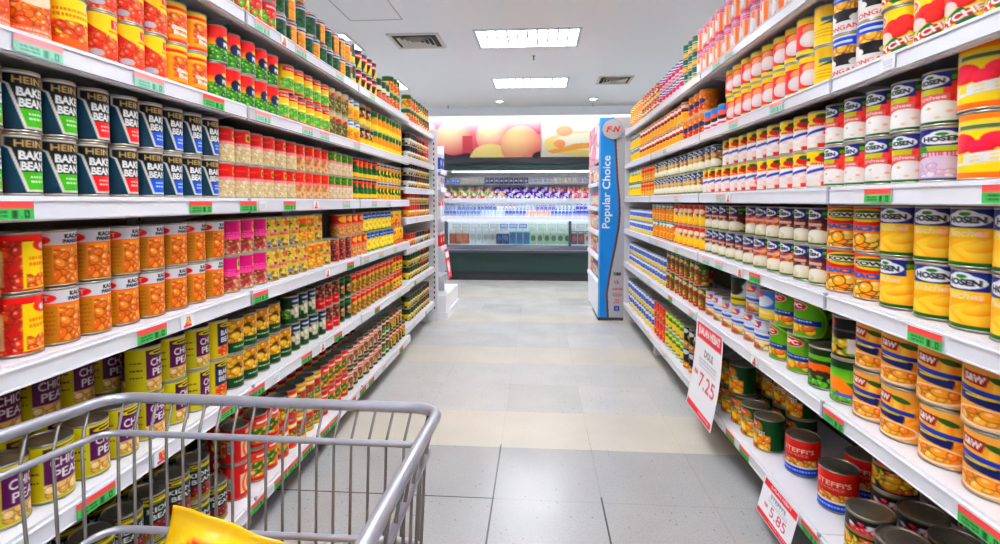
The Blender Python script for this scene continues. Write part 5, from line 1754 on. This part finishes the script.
MB().box(FX0 + .02, .0, .525, FX1, .008, .885).obj('front_glass', M['glass'], o)
MB().box(FX0 + .0, -.012, .885, FX1, .03, .925).obj('top_rail', M['case_white'], o)
MB().box(FX0 - .04, -.09, .50, FX0 + .02, .12, .90).obj('end_frame', M['bumper'], o)
MB().box(.455, -.02, .525, .495, .03, .90).obj('post', M['bumper'], o)
MB().box(FX0 - .35, .14, .50, FX1, .95, .54).obj('well_floor', M['case_white'], o)
MB().box(FX0 - .35, .90, .54, FX1, .95, 1.70).obj('back_panel', M['case_white'], o)
MB().box(FX0 - .375, .30, .50, FX0 - .352, .95, 1.68).obj('end_panel', M['case_white'], o)
MB().box(FX0 - .38, .26, 1.765, FX1, .95, 1.875, 0).box(FX0 - .38, .28, 1.68, FX1, .95, 1.765, 1).box(FX0 - .33, .30, 1.665, FX1, .33, 1.68, 2).obj('canopy', [M['kick'], M['green'], M['case_white']], o)
MB().box(FX0 + .05, .34, 1.652, FX1 - .05, .40, 1.672).obj('canopy_lamp', M['case_light'], o)
CS = [(.92, .42), (1.205, .46)]
for z, y in CS:
    sh = MB().box(FX0 - .34, y, z, FX1, .90, z + .02).box(FX0 - .34, y - .015, z - .03, FX1, y, z + .035)
    so = sh.obj('shelf', M['case_white'], o)
    MB().box(FX0 - .32, y - .019, z - .02, FX1, y - .015, z + .025).obj('price_rail', M['rail'], so)
    MB().box(FX0 - .33, y + .20, z + .0205, FX1, .86, z + .085).obj('riser', M['case_white'], so)
    MB().box(FX0 + .05, y + .02, z - .024, FX1 - .05, y + .05, z - .006).obj('shelf_lamp', M['case_light'], so)
MB().box(FX0 - .34, .70, 1.47, FX1, .90, 1.485).obj('wire_shelf', M['chrome'], o)
for k in range(3):
    MB().box(-.46 + k * .95, .86, .54, -.43 + k * .95, .90, 1.70).obj('upright', M['upright'], o)


def bottle_me(col, capc, lab, h, r):
    m_ = MB().lathe([(r * .8, 0), (r, .006), (r, h * .6), (r * .85, h * .72), (r * .38, h * .86), (r * .38, h)], 14)
    m_.lathe([(r * .46, h * .9), (r * .46, h * 1.02), (r * .4, h * 1.03)], 12)
    vc = [(col if v[2] < h * .1 or v[2] > h * .75 else lab) for v in m_.v[:14 * 6]] + [capc] * (len(m_.v) - 84)
    me = m_.mesh('bottle', M['print_gloss']); set_print(me, np.array(vc, float)); return me


def bag_me(cols, w, h, t, seed):
    """a pillow bag lying back"""
    rnd = random.Random(seed); nu, nv = 18, 14
    a = Art(cols[0], nu, nv); a.blobs(0, 0, 1, 1, .22, cols, 12, seed, hi=None, dark=.85); a.ell(.5, .45, .26, .16, (236, 236, 240)); a.lines(.3, .40, .7, 2, .08, cols[0], seed, .05)
    N = a.nodes(); vs, cs, fs = [], [], []
    for sgn in (-1, 1):
        for j in range(nv):
            for i in range(nu):
                u, v = i / (nu - 1), j / (nv - 1)
                b = (math.sin(PI * u) ** .5) * (math.sin(PI * v) ** .5) if 0 < u < 1 and 0 < v < 1 else 0
                vs.append(((u - .5) * w, sgn * (t / 2 * b + .0008) + .006 * math.sin(9 * u + seed) * b, h * (1 - v))); cs.append(N[j, i])
    L = nu * nv
    for j in range(nv - 1):
        for i in range(nu - 1):
            q = j * nu + i
            fs.append((q, q + nu, q + nu + 1, q + 1)); fs.append((L + q, L + q + 1, L + q + nu + 1, L + q + nu))
    for i in range(nu - 1):
        fs.append((i, i + 1, L + i + 1, L + i)); q = (nv - 1) * nu + i; fs.append((q, L + q, L + q + 1, q + 1))
    for j in range(nv - 1):
        q = j * nu; fs.append((q, L + q, L + q + nu, q + nu)); q += nu - 1; fs.append((q, q + nu, L + q + nu, L + q))
    me = bpy.data.meshes.new('bag'); me.from_pydata(vs, [], fs); me.materials.append(M['print_gloss']); set_print(me, np.array(cs, float))
    me.polygons.foreach_set('use_smooth', [True] * len(fs)); me.update(); return me


def fill(name, cat, metas, x0, x1, y, z, step, where, rot=0.0, tilt=0.0, seed=1, wd=.03, rows=1, dy=.09):
    """stand a row of small goods in the chiller; metas: (mesh, colour words)"""
    rnd = random.Random(seed); cnt = {}; n = int((x1 - x0) / step)
    for k in range(n):
        me, words_ = metas[(k * len(metas)) // n]
        cnt[words_] = cnt.get(words_, 0) + 1
        q = link(name, me, None, (x0 + step * (k + .5), FY + y + rnd.uniform(0, .01), z), 0)
        q.rotation_euler = Euler((tilt, 0, rot + rnd.uniform(-.1, .1)), 'XYZ')
        tag(q, '%s %s, %s from left, %s' % (words_, name.replace('_', ' '), ORD[cnt[words_]], where), cat, '%ss, %s' % (name.replace('_', ' '), where))


bt = [(bottle_me((240, 242, 248), (30, 70, 170), (40, 80, 180), .135, .025), 'white and blue'), (bottle_me((236, 240, 246), (30, 60, 150), (90, 120, 190), .13, .025), 'pale blue'),
      (bottle_me((240, 244, 246), (40, 150, 90), (190, 210, 240), .135, .025), 'white green-capped'), (bottle_me((236, 240, 248), (40, 60, 160), (60, 90, 190), .13, .025), 'blue'),
      (bottle_me((246, 240, 236), (226, 110, 40), (240, 170, 130), .125, .025), 'white orange-capped'), (bottle_me((240, 244, 248), (50, 40, 140), (60, 70, 190), .14, .03), 'violet-blue'), (bottle_me((244, 244, 248), (200, 40, 60), (230, 234, 244), .13, .025), 'white red-capped')]
fill('drink_bottle', 'bottle', [bt[0], bt[1], bt[2], bt[0], bt[4], bt[3], bt[5]], -1.70, .98, .46, .9405, .056, 'front row, lower chiller shelf', seed=2)
fill('drink_bottle', 'bottle', [bt[2], bt[1], bt[0], bt[6], bt[2], bt[3], bt[2], bt[5]], -1.70, .98, .66, 1.0055, .064, 'rear row, lower chiller shelf', seed=9)
bg = [(bag_me([(236, 226, 226), (214, 60, 80), (240, 240, 236)], .125, .14, .036, 1), 'white and pink'), (bag_me([(130, 180, 60), (200, 60, 60), (236, 240, 226)], .125, .14, .036, 2), 'green'), (bag_me([(196, 40, 60), (150, 190, 70), (240, 226, 226)], .125, .14, .036, 3), 'red'),
      (bag_me([(96, 36, 160), (120, 60, 190), (230, 226, 240)], .125, .14, .036, 4), 'purple'), (bag_me([(88, 30, 150), (240, 236, 246), (110, 50, 180)], .125, .14, .036, 5), 'violet and white'), (bag_me([(206, 50, 90), (240, 200, 210), (160, 40, 80)], .125, .14, .036, 6), 'crimson'), (bag_me([(240, 214, 120), (226, 90, 80), (90, 150, 60)], .125, .14, .036, 7), 'yellow')]
fill('food_bag', 'bag', [bg[0], bg[1], bg[1], bg[2], bg[3], bg[4], bg[3], bg[3], bg[5], bg[6]], -1.70, .98, .53, 1.2265, .148, 'front row of upper chiller shelf', tilt=-.45, seed=4)
fill('food_bag', 'bag', [bg[1], bg[2], bg[4], bg[3], bg[5], bg[6]], -1.64, .95, .70, 1.2915, .15, 'rear row of upper chiller shelf', tilt=-.3, seed=5)
pk = [(pack_mesh('packet', ((90, 140, 220), (236, 240, 246), (226, 236, 246)), .07, .03, .1, 1), 'sky blue'), (pack_mesh('packet', ((236, 238, 244), (200, 206, 214), (240, 220, 150)), .07, .03, .1, 2), 'white'), (pack_mesh('packet', ((60, 60, 120), (40, 40, 90), (226, 226, 240)), .07, .03, .1, 3), 'dark blue'), (pack_mesh('packet', ((240, 240, 244), (150, 150, 190), (190, 190, 220)), .07, .03, .1, 4), 'white and lilac')]
fill('packet', 'packet', [pk[0], pk[1], pk[2], pk[2], pk[3], pk[1], pk[3]], -1.68, .98, .74, 1.485 + .1013, .08, 'top wire shelf of the chiller', seed=6)
# the glass-fronted well
wl = [('orange-brown', ((206, 110, 40), (230, 232, 236), (226, 130, 60)), 3), ('white', ((232, 234, 236), (220, 224, 228), (200, 206, 206)), 4), ('blue', ((40, 70, 130), (230, 236, 244), (100, 140, 200)), 2), ('turquoise', ((40, 140, 190), (226, 240, 244), (30, 110, 170)), 3), ('pale green', ((190, 226, 200), (230, 240, 232), (60, 130, 90)), 6), ('dark', ((70, 66, 66), (120, 116, 110), (200, 60, 70)), 2), ('white and green', ((230, 232, 226), (90, 150, 90), (206, 90, 60)), 4)]
x = FX0 + .03
for nm, cl, nn in wl:
    me = pack_mesh('carton', cl, .095, .07, .24 if nm in ('turquoise', 'white') else .2, nn)
    for k in range(nn):
        h = .24 if nm in ('turquoise', 'white') else .2
        q = link('chilled_carton', me, None, (x + .05, FY + .19, .541 + h), 0)
        tag(q, '%s carton behind the chiller glass, %s of its colour from left' % (nm, ORD[k + 1]), 'carton', 'cartons behind the chiller glass'); x += .104

rw = [(pack_mesh('carton', ((226, 232, 232), (206, 216, 222), (240, 240, 240)), .13, .07, .30, 31), 'tall white'), (pack_mesh('carton', ((206, 226, 214), (226, 236, 230), (150, 196, 170)), .13, .07, .30, 32), 'tall mint'), (pack_mesh('carton', ((214, 222, 236), (120, 150, 200), (236, 238, 244)), .13, .07, .30, 33), 'tall pale blue')]
fill('chilled_carton', 'carton', [rw[0], rw[0], rw[2], rw[1], rw[1], rw[0]], -1.36, .98, .36, .541 + .30, .15, 'rear row behind chiller glass', seed=8)

# ------------------------------------------------------------------ pictures over the chiller


def mural(kind):
    if kind == 'fruit':
        a = Art((236, 60, 84), 150, 60, ss=2); a.grad(0, 1, (246, 150, 160), (226, 60, 80))
        a.rect(.0, .75, 1, 1, (70, 40, 60))
        for (x, y, rx, ry, c0, c1) in ((.26, .1, .14, .2, (214, 60, 120), (196, 40, 96)), (.88, .12, .2, .3, (246, 130, 140), (226, 60, 96)), (.04, .3, .12, .3, (253, 224, 180), (232, 110, 110)), (.13, .8, .09, .4, (252, 228, 120), (236, 190, 90)), (.30, .45, .15, .44, (252, 216, 164), (226, 90, 100)), (.62, .42, .14, .46, (253, 224, 170), (228, 70, 90)), (.60, .97, .17, .36, (252, 226, 140), (240, 196, 100)), (.84, .66, .16, .50, (252, 206, 140), (230, 96, 96))):
            a.fruit(x, y, rx, ry, c0, c1)
        a.rect(.37, .40, .45, .84, (206, 70, 76)); a.ell(.99, .95, .06, .14, (50, 40, 40))
        t = np.clip(1 - a.V / .35, 0, 1)[..., None]  # wash of the cove light painted into the print, whitening its top
        a.a = a.a * (1 - t * .75) + np.array((255, 252, 250)) * t * .75
    else:
        a = Art((242, 234, 216), 120, 60, ss=2); a.grad(0, 1, (250, 250, 246), (236, 222, 196))
        a.ell(.42, .62, .40, .32, (244, 214, 120)); a.ell(.45, .56, .34, .22, (246, 236, 206)); a.poly([(.05, .8), (.3, .62), (.7, .55), (1, .5), (1, .6), (.6, .68), (.3, .76), (.1, .86)], (240, 160, 60)); a.fruit(.2, .3, .07, .13, (250, 180, 130), (240, 150, 110)); a.fruit(.16, .62, .05, .1, (244, 150, 90), (236, 130, 80)); a.fruit(.62, .84, .1, .14, (250, 150, 120), (240, 110, 100)); a.fruit(.85, .05, .14, .2, (250, 160, 170), (240, 120, 140)); a.ell(.75, .78, .2, .12, (250, 226, 190))
    return a


o = link('wall_picture', panel_mesh('picture', mural('fruit'), 2.10, .66, .02), None, (-1.01, WY1 - .012, CAM_H + 1.37))
tag(o, 'long printed picture of peaches and mangoes above the chiller', 'picture')
o = link('wall_picture', panel_mesh('picture', mural('honey'), 1.9, .66, .02), None, (1.01, WY1 - .012, CAM_H + 1.37))
tag(o, 'pale printed picture of cream and honey right of the fruit picture', 'picture')

# ------------------------------------------------------------------ shopping trolley
o = empty('shopping_cart', (-.47, .45, 0))
tag(o, 'grey wire shopping trolley standing in the aisle before the left shelves', 'shopping cart')
OX, OY = -.47, .45


def cz(y, off=0.0):
    return CAM_H - .35 + .087 * (.855 - y) + off


def W(x, y, z):
    return (x - OX, y - OY, z)


rim = fillet([W(-.772, .02, cz(.02)), W(-.757, .866, cz(.866)), W(-.164, .852, cz(.852)), W(-.150, .02, cz(.02))], .05, 7)
MB().tube(rim, .0090, 12).obj('rim', M['chrome'], o)
r2 = fillet([W(-.755, .03, cz(.03, -.052)), W(-.745, .832, cz(.832, -.052)), W(-.175, .823, cz(.823, -.052)), W(-.140, .03, cz(.03, -.052))], .035, 6)
MB().tube(r2, .0055, 10).obj('side_rail', M['chrome'], o)
r3 = fillet([W(-.725, .10, .69), W(-.695, .773, .67), W(-.172, .776, .67), W(-.15, .10, .69)], .04, 6)
MB().tube(r3, .0055, 10).obj('side_rail', M['chrome'], o)
r4 = [W(-.69, .12, .40), W(-.655, .735, .42), W(-.185, .735, .42), W(-.17, .12, .40)]
MB().tube(r4, .006, 10, closed=True).obj('bottom_rail', M['chrome'], o)


def lerp(p, q, t):
    return tuple(p[i] * (1 - t) + q[i] * t for i in range(3))


g = MB()
nF = 19
for k in range(nF):
    t = (k + .6) / nF
    top = lerp(W(-.752, .862, cz(.862)), W(-.168, .848, cz(.848)), t); mid = lerp(W(-.743, .834, cz(.834, -.052)), W(-.178, .825, cz(.825, -.052)), t)
    m3 = lerp(W(-.693, .775, .67), W(-.174, .778, .67), t); bot = lerp(r4[1], r4[2], t)
    mid2 = lerp(top, mid, .96)
    g.tube([top, mid2, m3, bot], .0025, 6)
g.obj('front_grid', M['wire'], o)
for side, (T0, T1, A0, A1, B0, B1, D0, D1) in {'l': (W(-.757, .84, cz(.84)), W(-.772, .05, cz(.05)), W(-.745, .81, cz(.81, -.052)), W(-.755, .05, cz(.05, -.052)), W(-.696, .755, .67), W(-.725, .12, .69), r4[1], r4[0]), 'r': (W(-.164, .83, cz(.83)), W(-.15, .05, cz(.05)), W(-.174, .80, cz(.80, -.052)), W(-.140, .05, cz(.05, -.052)), W(-.172, .755, .67), W(-.15, .12, .69), r4[2], r4[3])}.items():
    g = MB()
    n = 15
    for k in range(n):
        t = (k + .5) / n
        g.tube([lerp(T0, T1, t), lerp(A0, A1, t), lerp(B0, B1, t), lerp(D0, D1, t)], .0025, 6)
    g.obj('side_grid', M['wire'], o)
g = MB()
for k in range(16):
    t = (k + .5) / 16; g.tube([lerp(r4[1], r4[2], t), lerp(r4[0], r4[3], t)], .0028, 6)
for k in range(5):
    t = (k + .5) / 5; g.tube([lerp(r4[1], r4[0], t), lerp(r4[2], r4[3], t)], .0032, 6)
g.obj('bottom_grid', M['wire'], o)
g = MB()
for k in range(12):
    t = (k + .5) / 12; g.tube([lerp(rim[0], rim[-1], t), lerp(r4[0], r4[3], t)], .003, 6)
g.obj('rear_flap', M['wire'], o)
MB().tube([W(-.772, -.06, 1.0), W(-.772, .02, cz(.02))], .011, 10).tube([W(-.15, -.06, 1.0), W(-.15, .02, cz(.02))], .011, 10).obj('handle_arm', M['chrome'], o)
MB().tube([W(-.80, -.06, 1.0), W(-.14, -.06, 1.0)], .016, 14).obj('handle', mat('red_handle', (176, 30, 36), rough=.4, noise=.05), o)
ch = MB()
for x in (-.74, -.19):
    ch.tube(fillet([W(x, -.0, .96), W(x, .05, .30), W(x + (.03 if x < -.5 else -.03), .70, .16), W(x + (.03 if x < -.5 else -.03), .70, .46)], .08, 5), .012, 10)
ch.tube([W(-.74, .05, .32), W(-.19, .05, .32)], .010, 10); ch.tube([W(-.71, .70, .18), W(-.22, .70, .18)], .010, 10)
ch.obj('chassis', M['chrome'], o)
for x, y in ((-.74, .05), (-.19, .05), (-.71, .68), (-.22, .68)):
    f_ = MB().box(x - OX - .018, y - OY - .02, .06, x - OX - .014, y - OY + .02, .155).box(x - OX + .014, y - OY - .02, .06, x - OX + .018, y - OY + .02, .155).box(x - OX - .018, y - OY - .02, .15, x - OX + .018, y - OY + .02, .18)
    fo = f_.obj('caster', M['steel'], o)
    w_ = MB().lathe([(.01, -.012), (.05, -.012), (.055, -.008), (.055, .008), (.05, .012), (.01, .012)], 24)
    w_.v = [(v[2], v[0], v[1]) for v in w_.v]
    wo = w_.obj('wheel', M['rubber'], fo, (x - OX, y - OY, .056))

# yellow bag standing in the trolley
nu, nv = 56, 60
a = Art((244, 204, 8), nu, nv)
a.poly([(.12, .13), (.17, .085), (.42, .10), (.62, .19), (.5, .34), (.2, .28)], (222, 30, 26)); a.ell(.30, .14, .12, .03, (246, 226, 214), 8); a.poly([(.03, .17), (.11, .09), (.14, .1), (.06, .21)], (248, 226, 80))
a.ell(.5, .68, .33, .2, (240, 150, 20)); a.blobs(.2, .52, .8, .84, .09, [(244, 190, 60), (236, 170, 40)], 18, 3)
for u_, v_ in ((.42, .075), (.47, .09), (.66, .06), (.3, .05)):
    a.ell(u_, v_, .012, .008, (252, 240, 170))
N = a.nodes(); vs, cs, fs = [], [], []
bw, bh, bt_ = .275, .30, .11
for sgn in (-1, 1):
    for j in range(nv):
        for i in range(nu):
            u, v = i / (nu - 1), j / (nv - 1)
            vv = max(0.0, min(1.0, (v - .05) / .9))
            b = (max(0.0, math.sin(PI * u)) ** .55) * (max(0.0, math.sin(PI * vv)) ** .55)
            wr = .0025 * math.sin(26 * u + 5 * v) * math.exp(-((v - .1) / .12) ** 2) + .003 * math.sin(17 * v + 9 * u)
            vs.append(((u - .5) * bw * (1 - .05 * b), sgn * (bt_ / 2 * b + .0009) + wr, -v * bh)); cs.append(N[j, i])
Lq = nu * nv
for j in range(nv - 1):
    for i in range(nu - 1):
        q = j * nu + i
        fs.append((q, q + nu, q + nu + 1, q + 1)); fs.append((Lq + q, Lq + q + 1, Lq + q + nu + 1, Lq + q + nu))
for i in range(nu - 1):
    fs.append((i, i + 1, Lq + i + 1, Lq + i)); q = (nv - 1) * nu + i; fs.append((q, Lq + q, Lq + q + 1, q + 1))
for j in range(nv - 1):
    q = j * nu; fs.append((q, Lq + q, Lq + q + nu, q + nu)); q += nu - 1; fs.append((q, q + nu, Lq + q + nu, Lq + q))
me = bpy.data.meshes.new('snack_bag'); me.from_pydata(vs, [], fs); me.materials.append(M['print_gloss']); set_print(me, np.array(cs, float))
me.polygons.foreach_set('use_smooth', [True] * len(fs)); me.update()
o = link('snack_bag', me, None, (-.333, .615, CAM_H - .424))
o.rotation_euler = Euler((math.radians(-4), math.radians(14), math.radians(-2)), 'XYZ')
tag(o, 'bright yellow snack bag with red marking standing in the trolley', 'bag')

# ------------------------------------------------------------------ world and view
w = bpy.data.worlds.new('world'); scene.world = w; w.use_nodes = True
w.node_tree.nodes['Background'].inputs[0].default_value = (.9, .93, 1, 1)
w.node_tree.nodes['Background'].inputs[1].default_value = .3
scene.view_settings.view_transform = 'Standard'
scene.view_settings.look = 'None'
scene.view_settings.gamma = 1.0
scene.view_settings.exposure = 0.82
scene.view_settings.use_curve_mapping = False
scene.cycles.use_denoising = True
scene.cycles.max_bounces = 10
scene.cycles.diffuse_bounces = 8
scene.cycles.glossy_bounces = 3
scene.cycles.transparent_max_bounces = 8
scene.cycles.sample_clamp_indirect = 4.0
scene.cycles.caustics_reflective = False
scene.cycles.caustics_refractive = False
